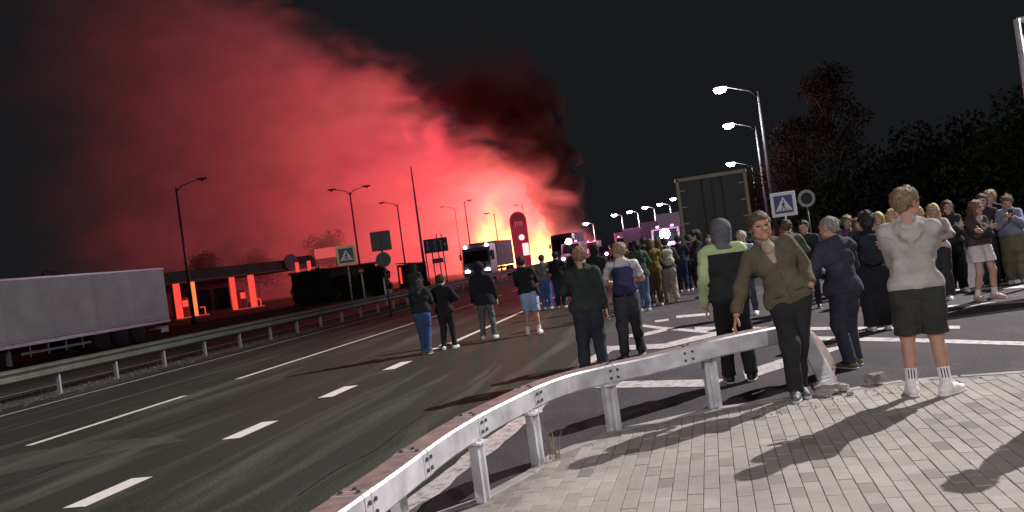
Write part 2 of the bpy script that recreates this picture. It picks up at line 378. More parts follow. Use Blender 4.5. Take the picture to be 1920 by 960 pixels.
def brick_geo(w, ln):
    c = .0035; h = .022
    o = [(-w / 2, -ln / 2), (w / 2, -ln / 2), (w / 2, ln / 2), (-w / 2, ln / 2)]
    e = .0012; i = [(-w / 2 + c, -ln / 2 + e), (w / 2 - c, -ln / 2 + e), (w / 2 - c, ln / 2 - e), (-w / 2 + c, ln / 2 - e)]
    v = [(x, y, -h) for x, y in o] + [(x, y, -c) for x, y in o] + [(x, y, 0) for x, y in i]
    f = [(8, 9, 10, 11)] + [(4 + k, 4 + (k + 1) % 4, 8 + (k + 1) % 4, 8 + k) for k in range(4)] + [(k, (k + 1) % 4, 4 + (k + 1) % 4, 4 + k) for k in range(4)]
    return v, f
bv, bf = brick_geo(BW - .0035, BL - .0014)
cells = []
for i in range(-40, 110):
    for j in range(-8, 52):
        la = i * BW - .4; al = j * BL + (BL / 2 if i % 2 else 0)
        p = RD(la, al)
        ok = all(inside(*(RD(la + sx * .045, al + sy * .095).xy)) for sx in (-1, 1) for sy in (-1, 1))
        if not ok: continue
        d = Vector((p.x, p.y, PZ - CAMH)); 
        if p.y < .4: seen = False; sz = 0
        else:
            px, py = 960 + FPX * d.dot(RX) / p.y, 480 - FPX * d.dot(UP) / p.y
            seen = -20 < px < 1940 and py < 975; sz = 1 / d.length_squared
        if not seen and (p.y < 2.2 or abs(p.x) > 8): continue
        cells.append((seen, sz, p))
cells.sort(key=lambda c: (-int(c[0]), -c[1]))
prng = random.Random(3)
proto = None
MV, MF = [], []
for k, (seen, sz, p) in enumerate(cells):
    dz = prng.uniform(-.0025, .0025); rz = -YAW + prng.uniform(-.012, .012)
    if k < 300:
        if proto is None:
            proto = mesh('paver', bv, bf, PV_O, pave, loc=(p.x, p.y, PZ + dz)); proto.rotation_euler = (0, 0, rz); o = proto
        else: o = inst(proto, pave, (p.x, p.y, PZ + dz), rz)
        o.rotation_euler = (prng.uniform(-.008, .008), prng.uniform(-.008, .008), rz)
    else:
        n0 = len(MV); c, s = math.cos(rz), math.sin(rz)
        MV += [(p.x + x * c - y * s, p.y + x * s + y * c, PZ + dz + z) for x, y, z in bv]; MF += [tuple(n0 + q for q in g) for g in bf]
tag(mesh('paver_field', MV, MF, PV_I, pave), kind='stuff')
# kerb stones along the paved edge
KERB = mat('kerb_concrete', (.33, .32, .30), .85, var=.2, vscale=6, bump=.3)
kerb = tag(empty('kerb', (0, 0, 0)), 'low concrete kerb around the paved corner', 'kerb', kind='structure')
acc = 0
pl = edge[1:]
for i in range(len(pl) - 1):
    a, b = pl[i], pl[i + 1]; d = b - a; n = max(1, round(d.length / .8)); t = d.normalized(); nr = Vector((-t.y, t.x, 0))
    for k in range(n):
        c = a + d * ((k + .5) / n) + nr * .055
        R = Matrix.Rotation(math.atan2(t.y, t.x), 3, 'Z')
        MB().box((c.x, c.y, PZ / 2 - .012), (d.length / n - .008, .1, PZ + .016), R, .008).build('kerb_stone', KERB, kerb)

# ------------------------------------------------------------------ the barrier in front: box beam on sigma posts, ending in a bent-down terminal
rail = tag(empty('barrier', G(1158, 806, PZ)), 'galvanised box beam barrier in front, curving right and bent down at its end', 'guard rail')
ro = rail.location
bases = [G(772, 1010, PZ), G(920, 936, PZ), G(1021, 868, PZ), G(1158, 806, PZ), G(1345, 764, PZ)]
line = [G(430, 1110, PZ + .56), G(545, 1026, PZ + .56), G(645, 955, PZ + .56), G(745, 884, PZ + .56), G(853, 806, PZ + .56), G(955, 750, PZ + .56), G(1067, 703, PZ + .56), G(1230, 666, PZ + .57)]
# resample the top line as a smooth curve
def catmull(P, n):
    out = []
    for i in range(len(P) - 1):
        p0, p1, p2, p3 = P[max(i - 1, 0)], P[i], P[i + 1], P[min(i + 2, len(P) - 1)]
        for k in range(n):
            t = k / n
            out.append(.5 * ((2 * p1) + (p2 - p0) * t + (2 * p0 - 5 * p1 + 4 * p2 - p3) * t * t + (3 * p1 - p0 - 3 * p2 + p3) * t ** 3))
    return out + [P[-1]]
line += [W(1345, 636, 7.75), W(1466, 611, 8.0)]
BT, BD = .165, .19            # height and depth of the box beam
def beam_ring(p, t, up):
    nr = t.cross(up).normalized()         # towards the viewer's side
    up2 = nr.cross(t).normalized()
    b = .014
    prof = [(0, -b), (b, 0), (BD - b, 0), (BD, -b), (BD, -BT * .32), (BD - .028, -BT * .5), (BD, -BT * .68), (BD, -BT + b), (BD - b, -BT), (b, -BT), (0, -BT + b)]
    return [p + nr * (BD * 0 - x + .0) + up2 * z for x, z in prof]
def beam(name, pts, m_side, parent, grow=0.0, up=Vector((0, 0, 1))):
    rings = []
    for i, p in enumerate(pts):
        t = (pts[min(i + 1, len(pts) - 1)] - pts[max(i - 1, 0)]).normalized()
        rings.append(beam_ring(p, t, up))
    if grow:
        for g in rings:
            c = sum(g, Vector()) / len(g)
            for k in range(len(g)): g[k] = g[k] + (g[k] - c).normalized() * grow
    n = len(rings[0]); v = [q - ro for g in rings for q in g]; f = []
    for i in range(len(rings) - 1):
        for k in range(n): f.append((i * n + k, (i + 1) * n + k, (i + 1) * n + (k + 1) % n, i * n + (k + 1) % n))
    f.append(tuple(range(n))); f.append(tuple(range(len(v) - 1, len(v) - 1 - n, -1)))
    o = mesh(name, v, f, m_side, parent)
    o.data.materials.append(RAIL_TOP)
    for p in o.data.polygons:
        k = p.index % n
        if p.index < (len(rings) - 1) * n and k in (1,): p.material_index = 1
    return o
curve = catmull(line, 12)
bolt_src = None
def bolts_at(p, t, both=True):
    global bolt_src
    nr = t.cross(Vector((0, 0, 1))).normalized()
    for sx in ((-.035, .035) if both else (0,)):
        for dz in (-.05, -.115):
            c = p + t * sx + nr * .006 + Vector((0, 0, dz))
            if bolt_src is None:
                bolt_src = MB().disc((0, 0, 0), (1, 0, 0), .0125, .014, 8).build('bolt', BOLT, rail); o = bolt_src
            else: o = inst(bolt_src, rail)
            o.location = c - ro; o.rotation_euler = (0, 0, math.atan2(nr.y, nr.x))
    for q in range(3):
        c = p - nr * (.05 + q * .05) + t * ((q % 2) * .06 - .03) + Vector((0, 0, .006))
        o = inst(bolt_src, rail); o.location = c - ro; o.rotation_euler = (0, -math.pi / 2, 0)
N12 = 12
starts = list(range(0, len(curve) - 1, N12))
for i, s0 in enumerate(starts):
    h = 6
    seg = curve[max(0, s0 - h):min(len(curve), s0 - h + N12 + 1)] if i else curve[0:h + 1]
    if len(seg) > 1: beam('beam_section', seg, GALV, rail)
    if i and s0 - h > 0:
        k = s0 - h; t = (curve[k + 1] - curve[k - 1]).normalized()
        beam('splice_collar', [curve[k] - t * .075, curve[k] - t * .006], GALV, rail, .004)
        beam('splice_collar', [curve[k] + t * .006, curve[k] + t * .075], GALV, rail, .004)
        bolts_at(curve[k], t)
beam('beam_section', curve[starts[-1] + 6:], GALV, rail)
# terminal: falls to the right and down to the paving
tp = [curve[-1], curve[-1] + Vector((.17, .03, -.015)), W(1528, 652, 8.1), W(1560, 706, 8.0), W(1572, 728, 8.0)]
tp[2].z = PZ + .47; tp[3].z = PZ + .16; tp[4].z = PZ + .03
tc_ = catmull(tp, 5)
tm = beam('terminal', tc_, GALV, rail, 0, Vector((.55, -.35, .8)).normalized())
tt = (tc_[-3] - tc_[-5]).normalized(); tu = Vector((.55, -.35, .8)).normalized(); tn = tt.cross(tu).normalized(); tup = tn.cross(tt)
for sx in (-.03, .03):
    o = inst(bolt_src, rail); o.location = tc_[-6] + tup * .006 - tn * (.09 + sx) - ro; o.rotation_euler = (0, -math.pi / 2 + .6, 0)
sigma = [(-.06, -.03), (-.06, .035), (-.045, .035), (-.045, -.012), (-.018, -.012), (-.008, .012), (.008, .012), (.018, -.012), (.045, -.012), (.045, .035), (.06, .035), (.06, -.03), (.026, -.03), (.012, -.006), (-.012, -.006), (-.026, -.03)]
for i, b in enumerate(bases):
    k = min(range(len(curve)), key=lambda q: (curve[q].xy - b.xy).length)
    t = (curve[min(k + 1, len(curve) - 1)] - curve[max(k - 1, 0)]).normalized(); nr = t.cross(Vector((0, 0, 1))).normalized()
    c = b - nr * .0
    zt = curve[k].z - BT + .01
    a = math.atan2(t.y, t.x)
    pts = [(x * math.cos(a) - y * math.sin(a), x * math.sin(a) + y * math.cos(a)) for x, y in sigma]
    off = c - nr * .05 - ro
    MB().prism([(x + off.x, y + off.y) for x, y in pts], PZ - .02 - ro.z, zt - ro.z).build('post', GALV, rail)
    MB().box(off + Vector((0, 0, zt - .012 - ro.z)), (.15, .12, .012), Matrix.Rotation(a, 3, 'Z')).build('bracket', GALV, rail)
# rubble where the terminal broke the paving
STONE = mat('broken_concrete', (.30, .285, .265), .9, var=.25, vscale=14, bump=.5, bscale=30)
def rock(name, loc, size, seed, label, flat=.6, sx=1.0):
    r = random.Random(seed); bm = bmesh.new(); bmesh.ops.create_cube(bm, size=1.0)
    bmesh.ops.subdivide_edges(bm, edges=bm.edges[:], cuts=1, use_grid_fill=True)
    for q in bm.verts: q.co = Vector((q.co.x * size * sx, q.co.y * size, q.co.z * size * flat)) + Vector((r.uniform(-1, 1), r.uniform(-1, 1), r.uniform(-1, 1))) * size * .13
    mz = min(q.co.z for q in bm.verts)
    for q in bm.verts: q.co.z -= mz
    me = bpy.data.meshes.new(name); bm.to_mesh(me); bm.free(); me.materials.append(STONE)
    o = bpy.data.objects.new(name, me); link(o); o.location = loc; o.rotation_euler = (r.uniform(-.15, .15), r.uniform(-.15, .15), r.uniform(0, 3))
    return tag(o, label, 'rubble', 'broken paving by the barrier end')
rock('broken_block', G(1553, 737, PZ), .13, 1, 'largest broken paving block, at the foot of the bent barrier end', .5, 1.4)
rock('broken_block', G(1642, 718, PZ), .12, 2, 'broken block lying alone on the kerb between barrier end and grey hooded man', .6, 1.3)
rock('broken_block', G(1582, 733, PZ), .09, 3, 'broken block touching the tip of the barrier end', .6)
rock('broken_block', G(1530, 733, PZ), .08, 4, 'broken block between the leaning man\'s shoe and the barrier end', .7)
rock('broken_block', G(1595, 741, PZ), .05, 5, 'small dark chip of paving in front of the barrier tip', .7)
rock('broken_block', G(1548, 745, PZ), .06, 6, 'flat chip of paving nearest in front of the barrier end', .5, 1.5)
v, f = [], []
cr = random.Random(9)
for i in range(130):
    base = cr.choice([(1428, 772, 40), (1550, 748, 60), (1500, 760, 60), (1410, 775, 20), (1640, 735, 60)])
    p = G(base[0] + cr.gauss(0, base[2] * .5), base[1] + cr.gauss(0, 4), PZ); s = cr.uniform(.004, .016); n0 = len(v)
    for k in range(4): an = k * 1.57 + cr.random(); v.append(p + Vector((math.cos(an) * s, math.sin(an) * s, 0)))
    v.append(p + Vector((0, 0, s * 1.1))); f += [(n0 + k, n0 + (k + 1) % 4, n0 + 4) for k in range(4)]
tag(mesh('crumbs', v, f, STONE), 'crumbs of broken paving scattered around the barrier end', 'rubble', kind='stuff')
# dry weed at the second post
wb = G(1040, 862, PZ); v, f = [], []
for i in range(20):
    an = cr.uniform(0, 6.28); h = cr.uniform(.08, .34) if i > 1 else cr.uniform(.45, .6); d = Vector((math.cos(an), math.sin(an), 0)); b = Vector((-d.y, d.x, 0)) * .003
    lean = cr.uniform(.1, .5) * h; n0 = len(v); c = Vector((cr.gauss(0, .03), cr.gauss(0, .03), 0))
    v += [c - b, c + b, c + d * lean * .4 + Vector((0, 0, h * .6)) + b * .7, c + d * lean * .4 + Vector((0, 0, h * .6)) - b * .7, c + d * lean + Vector((0, 0, h))]
    f += [(n0, n0 + 1, n0 + 2, n0 + 3), (n0 + 3, n0 + 2, n0 + 4)]
tag(mesh('weed', v, f, mat('dry_weed', (.30, .26, .13), .9, var=.3), loc=wb), 'dry yellow weed growing at the foot of a barrier post', 'weed')

# ------------------------------------------------------------------ guard rail along the far side of the road
gr = tag(empty('guard_rail', RD(-15.35, 20)), 'long double wave guard rail on posts between the two carriageways', 'guard rail')
go = gr.location
wp = [(0, 0), (.02, -.02), (.075, -.045), (.075, -.085), (.02, -.115), (.0, -.155), (.02, -.195), (.075, -.225), (.075, -.265), (.02, -.29), (0, -.31)]
def wbeam(a0, a1, top, side, par, m):
    v = []
    for a in (a0, a1):
        for x, z in wp: v.append(RD(-15.35 + side * (.06 + x), a, top + z) - go)
    n = len(wp); f = [(k, k + 1, n + k + 1, n + k) for k in range(n - 1)]
    o = mesh('beam', v, f, m, par, True); return o
RAILM = mat('dull_guard_rail', (.095, .10, .078), .6, .35, var=.25, vscale=2, bump=.05)
for i in range(-2, 26):
    a0 = 10 + 4 * i
    if 76 < a0 < 200: pass
    wbeam(a0 + .004, a0 + 3.996, .75, 1, gr, RAILM); wbeam(a0 + .004, a0 + 3.996, .75, -1, gr, RAILM)
ps = None
for i in range(-2, 49):
    p = RD(-15.35, 15.2 + 2.0 * i if i > -3 else 0, 0) - go
    if ps is None:
        ps = MB().box((0, 0, .345), (.10, .06, .75), Matrix.Rotation(-YAW, 3, 'Z'), .006).build('post', mat('pale_rail_post', (.36, .37, .37), .6, .2, var=.2), gr, loc=p)
    else: inst(ps, gr, p)
# ------------------------------------------------------------------ vehicles
HB = math.pi / 2 - YAW + math.pi      # heading towards the viewer along the road
HA = math.pi / 2 - YAW                # heading away
WH = {}
def wheel(parent, loc, r=.5, wd=.3):
    key = (r, wd)
    if key not in WH:
        t = MB().tube([(0, -wd / 2, 0), (0, -wd / 2 + .04, 0), (0, wd / 2 - .04, 0), (0, wd / 2, 0)], [r * .92, r, r, r * .92], 20).build('wheel', RUBBER, parent, True)
        q = MB(); q.ring((0, wd / 2 + .004, 0), (0, 1, 0), r * .12, r * .58, .03, 16); q.disc((0, wd / 2 + .01, 0), (0, 1, 0), r * .2, .09, 10)
        for k in range(8): a = k * math.pi / 4; q.disc((math.cos(a) * r * .4, wd / 2 + .02, math.sin(a) * r * .4), (0, 1, 0), r * .06, .03, 6)
        rm = q.build('rim', RIM, t); t.location = loc; WH[key] = (t, rm); return t
    t0, r0 = WH[key]; t = inst(t0, parent, loc); inst(r0, t); return t
def semi_trailer(name, loc, rz, label, m_box, ln=13.6, z0=.65, z1=3.6, wd=2.55, wheels=True, rear_frame=None, side_posts=True, group=None):
    """x = 0 is the rear face, +x towards the tractor, +y the left side"""
    t = empty(name, loc, rz); tag(t, label, 'truck', group)
    MB().box((ln / 2, 0, (z0 + .3 + z1) / 2), (ln, wd, z1 - z0 - .3), None, .03).build('cargo_box', m_box, t)
    for s in (-1, 1):
        MB().box((ln / 2, s * (wd / 2 - .02), z0 + .22), (ln, .06, .16), None, .01).build('bottom_rail', mat('aluminium_rail', (.62, .63, .66), .35, .5), t)
        MB().box((ln / 2, s * (wd / 2 - .03), z1 - .05), (ln + .02, .09, .1), None, .01).build('top_rail', mat('aluminium_rail', (.62, .63, .66), .35, .5), t)
    MB().box((ln / 2, 0, z0 + .1), (ln - .3, .9, .22)).build('chassis', BLACK, t)
    if wheels:
        for ax in (2.4, 3.71, 5.02):
            for s in (-1, 1):
                w_ = wheel(t, (ax, s * (wd / 2 - .2), .5)); 
                if s < 0: w_.rotation_euler = (0, 0, math.pi)
                MB().box((ax, s * (wd / 2 - .2), 1.06 - .03), (1.15, .34, .03), None, .01).build('mudguard', BLACK, t)
        for s in (-1, 1):
            MB().box((9.9, s * .7, .55), (.16, .16, .95), None, .01).build('landing_leg', GALV_D, t)
            q = MB()
            for k in range(4): q.box((6.3 + k * 1.0, s * (wd / 2 - .06), .62), (.05, .03, .6))
            q.build('guard_posts', GALV_D, t)
            MB().box((7.8, s * (wd / 2 - .05), .5), (4.0, .03, .1)).build('side_guard', GALV_D, t)
        MB().box((.1, 0, .55), (.1, 2.3, .14), None, .01).build('bumper', WHITE, t)
        for s in (-1, 1): MB().box((.04, s * .95, .74), (.04, .4, .14)).build('tail_lamp', mat('red_lens', (.35, .01, .01), .3), t)
    return t
def tractor(t, x0, m_cab, lit=True, lamp_col=(.9, .9, 1), h=3.3, wd=2.5, cargo=None, tilt=0, head_str=60, lens_r=.13):
    """cab of a cab-over lorry; its front face looks along +x at x0+2.2"""
    q = MB()
    prof = [(0, .55), (2.15, .55), (2.25, 1.0), (2.25, 1.55), (2.05, h - .45), (1.75, h), (.2, h), (0, h - .3)]
    n = len(prof)
    v = [(x0 + x, s * wd / 2, z) for s in (-1, 1) for x, z in prof]
    f = [tuple(range(n)), tuple(range(2 * n - 1, n - 1, -1))] + [((i + 1) % n, i, n + i, n + (i + 1) % n) for i in range(n)]
    cab = q.add(v, f).build('cab', m_cab, t)
    # windscreen, sits just proud of the raked front
    a, b = Vector((2.25, 0, 1.62)), Vector((2.05, 0, h - .5)); d = b - a; nrm = Vector((d.z, 0, -d.x)).normalized() * .02
    w1 = MB(); y0 = wd / 2 - .14
    w1.add([Vector((x0, 0, 0)) + p + nrm + Vector((0, s, 0)) for p, s in ((a, -y0), (a, y0), (b, y0 - .06), (b, -y0 + .06))], [(0, 1, 2, 3)])
    w1.build('windscreen', GLASS, cab)
    for s in (-1, 1):
        MB().add([(x0 + .75, s * (wd / 2 + .006), 1.7), (x0 + 2.0, s * (wd / 2 + .006), 1.7), (x0 + 1.9, s * (wd / 2 + .006), h - .6), (x0 + .75, s * (wd / 2 + .006), h - .6)], [(0, 1, 2, 3) if s < 0 else (3, 2, 1, 0)]).build('side_window', GLASS, cab)
        MB().box((x0 + 2.2, s * (wd / 2 + .14), 2.2), (.12, .2, .5), None, .03).build('mirror', BLACK, cab)
        MB().tube([(x0 + 2.2, s * wd / 2, 2.5), (x0 + 2.2, s * (wd / 2 + .14), 2.5)], .02, 6).build('mirror_arm', BLACK, cab)
        em = emis('headlamp_%.1f_%.1f_%d' % (lamp_col[0], lamp_col[2], head_str), lamp_col, head_str) if lit else GLASS
        MB().disc((x0 + 2.27, s * (wd / 2 - .35), .85), (1, 0, 0), lens_r, .06, 14).build('headlamp', em, t)
        w_ = wheel(t, (x0 + 1.25, s * (wd / 2 - .17), .5))
        if s < 0: w_.rotation_euler = (0, 0, math.pi)
    MB().box((x0 + 2.2, 0, .6), (.3, wd, .5), None, .05).build('bumper', m_cab, t)
    g = MB()
    for k in range(4): g.box((x0 + 2.265, 0, 1.08 + k * .12), (.02, wd - .9, .05))
    g.build('grille', BLACK, t)
    MB().box((x0 + 2.05, 0, h - .3), (.4, wd - .1, .06), None, .01).build('sun_visor', BLACK, cab)
    return cab
TRAILER_W = mat('white_trailer_panel', (.78, .82, .79), .6, var=.12, vscale=1.2)
c = W(320, 608, 44)
tl = semi_trailer('semi_trailer_truck', (c.x - RV.x * 1.27, c.y - RV.y * 1.27, 0), HB, 'white box semi trailer truck parked on the far carriageway', TRAILER_W)
cabt = mat('white_cab_paint', (.6, .6, .62), .35, coat=.3)
tractor(tl, 14.3, cabt, lit=False, h=3.6)
for s in (-1, 1):
    w_ = wheel(tl, (12.0, s * 1.07, .5), .52, .32)
    if s < 0: w_.rotation_euler = (0, 0, math.pi)
MB().box((13.3, 0, .72), (4.2, .8, .3)).build('tractor_frame', BLACK, tl)
for k in range(5): MB().box((2.6 + k * 2.6, 1.276, 2.28), (.035, .012, 2.5)).build('panel_seam', mat('seam_grey', (.70, .70, .73), .6), tl)
for k in range(6): MB().box((1.0 + k * 2.3, 1.285, .92), (.12, .02, .05)).build('side_marker', mat('amber_lens', (.5, .22, .03), .4), tl)
MB().box((6.6, 1.281, 1.08), (12.8, .008, .06)).build('reflective_tape', mat('reflective_tape', (.55, .6, .85), .3), tl)
MB().box((.5, 1.24, .42), (.55, .1, .22), None, .02).build('mud_flap', WHITE, tl)
MB().box((.012 - .03, 0, 2.1), (.03, .06, 2.6)).build('door_seam', GALV_D, tl)

def lorry(name, loc, rz, label, m_cab, m_box, box_len, h_box, lit=True, lamp=(.75, .72, 1), cab_h=3.0, hs=60, lens_r=.15, roof_lamps=False):
    t = empty(name, loc, rz); tag(t, label, 'truck')        # x = 0 is the front face, -x the body
    cab = tractor(t, -2.25, m_cab, lit, lamp, cab_h, 2.45, head_str=hs, lens_r=lens_r)
    MB().box((-2.45 - box_len / 2, 0, (h_box + 1.05) / 2), (box_len, 2.5, h_box - 1.05), None, .05).build('cargo_box', m_box, t)
    MB().box((-2.2 - box_len / 2, 0, .85), (box_len, .9, .25)).build('chassis', BLACK, t)
    for ax in (-2.2 - box_len * .72, -2.2 - box_len * .72 - 1.3):
        for s in (-1, 1):
            w_ = wheel(t, (ax, s * 1.08, .5))
            if s < 0: w_.rotation_euler = (0, 0, math.pi)
    for k in range(5):
        for s in (-1, 1): MB().box((-2.45 - box_len * (k + .5) / 5, s * 1.262, h_box / 2 + .6), (.07, .03, h_box - 1.25)).build('body_rib', GALV_D, t)
    if roof_lamps:
        for s in (-1, 1): MB().disc((-.32, s * .95, cab_h - .1), (1, 0, 0), .12, .1, 12).build('roof_lamp', emis('roof_lamp_glow', (1, .95, 1), 25), t)
    return t
g = G(905, 527); lorry('army_lorry', (g.x - .3, g.y + .5, 0), HB, 'grey canvas sided lorry with blue white headlamps facing the crowd', mat('lorry_cab_grey', (.16, .17, .2), .45), mat('grey_canvas', (.22, .20, .19), .85, var=.15, bump=.2, bscale=12), 6.2, 3.3, roof_lamps=True, cab_h=3.1, hs=50, lens_r=.2)
g = W(1057, 486, 96); lorry('dark_lorry', (g.x, g.y, 0), HB, 'dark lorry in front of the flames beside the grey canvas one', mat('dark_cab', (.05, .04, .06), .4), mat('dark_canvas', (.06, .05, .05), .8), 7, 3.5, lit=True, cab_h=3.4, hs=12, lens_r=.12)
# rear of the big trailer on the crowd's side
c = W(1341, 400, 31)
TR = semi_trailer('box_trailer', (c.x, c.y, 0), HA, 'dark rear of a curtain sided trailer with pale door frame', mat('dark_door_panel', (.045, .05, .05), .6, var=.15, vscale=1), 13.6, .85, 3.72, 2.55)
FR = mat('pale_frame_paint', (.30, .26, .19), .55, .2)
for s in (-1, 1):
    MB().box((-.04, s * 1.2, 2.4), (.08, .12, 2.6), None, .01).build('door_frame', FR, TR)
    for k in range(4): MB().box((-.1, s * 1.05, 1.45 + k * .6), (.05, .2, .07), None, .01).build('hinge', FR, TR)
    MB().tube([(-.12, s * .35, 1.2), (-.12, s * .35, 3.6)], .018, 6).build('lock_rod', mat('door_rod', (.1, .1, .1), .5, .5), TR)
MB().box((-.04, 0, 3.66), (.08, 2.5, .14), None, .01).build('door_frame', FR, TR)
MB().box((-.04, 0, 1.16), (.08, 2.5, .12), None, .01).build('door_frame', FR, TR)
MB().box((-.09, 0, 2.4), (.02, .03, 2.4)).build('door_seam', BLACK, TR)
# lorries far down the road, lit by their beacons
def far_truck(px, py, Y, rz, label, mc, ln, h, beac=None):
    g = W(px, py, Y); t = semi_trailer('parked_trailer', (g.x, g.y, 0), rz, label, mc, ln, .8, h, 2.5, True, group='lorries queued far down the road')
    return t
PKT = mat('pale_far_trailer', (.34, .28, .34), .6, var=.15, vscale=.8)
far_truck(1262, 440, 74, HA, 'pale box trailer beside the dark trailer rear, its top edge highest in the queue', PKT, 10, 3.6)
far_truck(1226, 440, 92, HA, 'pale trailer in the queue just left of the brightest headlight', PKT, 9, 3.4)
far_truck(1196, 440, 100, HB, 'small pale truck in the queue behind the white shirted man', PKT, 5, 3.0)
far_truck(1168, 440, 122, HA, 'pinkish trailer farthest down the queue below the row of lamps', PKT, 8, 3.0)
CAR = mat('dark_car_paint', (.03, .03, .04), .3, coat=.5)
def car(name, px, py, Y, rz, label, m, lamps=None, col=(1, .95, .95), st=80, r=.11):
    g = W(px, py, Y); t = empty(name, (g.x, g.y, 0), rz); tag(t, label, 'car')
    prof = [(-2.1, .35), (2.1, .35), (2.15, .7), (1.95, .9), (1.0, 1.0), (.35, 1.46), (-1.3, 1.48), (-2.0, 1.02), (-2.15, .8)]
    n = len(prof); q = MB(); v = []
    for s, k in ((-1, 1), (1, 1)):
        for x, z in prof: v.append((x, s * (.88 if z < 1.02 else .68), z))
    q.add(v, [tuple(range(n)), tuple(range(2 * n - 1, n - 1, -1))] + [((i + 1) % n, i, n + i, n + (i + 1) % n) for i in range(n)]).build('body', m, t)
    MB().add([(.99, -.6, 1.02), (.99, .6, 1.02), (.39, .55, 1.44), (.39, -.55, 1.44)], [(0, 1, 2, 3)]).build('windscreen', GLASS, t).location = (.03, 0, .02)
    for ax in (-1.3, 1.3):
        for s in (-1, 1):
            w_ = wheel(t, (ax, s * .78, .32), .32, .2)
            if s < 0: w_.rotation_euler = (0, 0, math.pi)
    for s in (-1, 1):
        MB().disc((2.14, s * .66, .68), (1, 0, 0), r, .06, 12).build('headlamp', emis('car_lamp_%.1f_%d' % (col[1], st), col, st), t)
        MB().box((-2.12, s * .68, .85), (.06, .25, .14)).build('tail_lamp', mat('red_lens', (.35, .01, .01), .3), t)
    return t
car('car', 1128, 462, 88, HB, 'dark car with small pink lamps in the middle of the queue', CAR, st=25, r=.15, col=(1, .55, .65))
car('car', 1150, 458, 104, HB, 'dark car with lamps farther back in the queue', CAR, st=25, r=.16, col=(1, .6, .75))
def ambulance(px, py, Y, label, search=None):
    g = W(px, py, Y); t = empty('rescue_van', (g.x, g.y, 0), HB); tag(t, label, 'van')
    prof = [(-2.7, .4), (2.5, .4), (2.6, 1.0), (1.9, 1.25), (1.3, 2.2), (-2.6, 2.3), (-2.7, 1.0)]
    n = len(prof); v = [(x, s * .95, z) for s in (-1, 1) for x, z in prof]
    MB().add(v, [tuple(range(n)), tuple(range(2 * n - 1, n - 1, -1))] + [((i + 1) % n, i, n + i, n + (i + 1) % n) for i in range(n)]).build('body', mat('van_grey', (.22, .2, .23), .4), t)
    MB().add([(1.9, -.8, 1.3), (1.9, .8, 1.3), (1.36, .75, 2.12), (1.36, -.75, 2.12)], [(0, 1, 2, 3)]).build('windscreen', GLASS, t).location = (.03, 0, .01)
    for ax in (-1.7, 1.7):
        for s in (-1, 1):
            w_ = wheel(t, (ax, s * .82, .36), .36, .22)
            if s < 0: w_.rotation_euler = (0, 0, math.pi)
    for s in (-1, 1):
        MB().disc((2.6, s * .7, .8), (1, 0, 0), .16, .06, 12).build('headlamp', emis('van_lamp', (1, .6, .75), 14), t)
        MB().box((1.2, s * .5, 2.36), (.2, .22, .14), None, .03).build('beacon', emis('pink_beacon', (1, .25, .75), 5), t)
    if search:
        sx_, sy_, rr_, cc_, es_ = search; zq = W(sx_, sy_, g.y).z
        MB().tube([(2.3, 0, 1.0), (2.3, 0, zq)], .04, 6).build('mast', BLACK, t)
        MB().disc((2.4, 0, zq), (1, 0, 0), rr_, .12, 16).build('searchlight', emis('searchlight_%d' % es_, cc_, es_), t)
    ld = bpy.data.lights.new('beacon_light', 'POINT'); ld.energy = 700; ld.color = (1, .36, .8); ld.shadow_soft_size = .3
    lo = bpy.data.objects.new('beacon_light', ld); link(lo); lo.parent = t; lo.location = (1.4, 0, 5.0)
    return t
ambulance(1251, 448, 60, 'rescue van with one glaring white searchlight beside the dark trailer rear', (1251, 438, .34, (1, .82, .88), 70))
ambulance(1076, 470, 84, 'rescue van with a yellow searchlight above the reddish haired man\'s head', (1074, 452, .3, (1, .62, .25), 22))
for px_, Y_, cl_, lb_ in ((1138, 96, (1, .4, .5), 'dark car with reddish lamps just left of the black hooded head'), (1186, 84, (1, .45, .8), 'dark car with purple pink lamps behind the white shirted man'), (1203, 118, (1, .7, .9), 'dark car with pale lamps far back beside the small pale truck'), (1236, 104, (1, .5, .85), 'dark car with pink lamps far back left of the searchlight')):
    car('car', px_, 456, Y_, HB, lb_, CAR, st=22, r=.17, col=cl_)
ambulance(1170, 452, 112, 'rescue van with glowing pink beacons in the queue')
ambulance(1218, 446, 96, 'rescue van with pink beacons near the glaring headlight')
ambulance(1112, 462, 128, 'rescue van with pink beacons close beside the burning place')

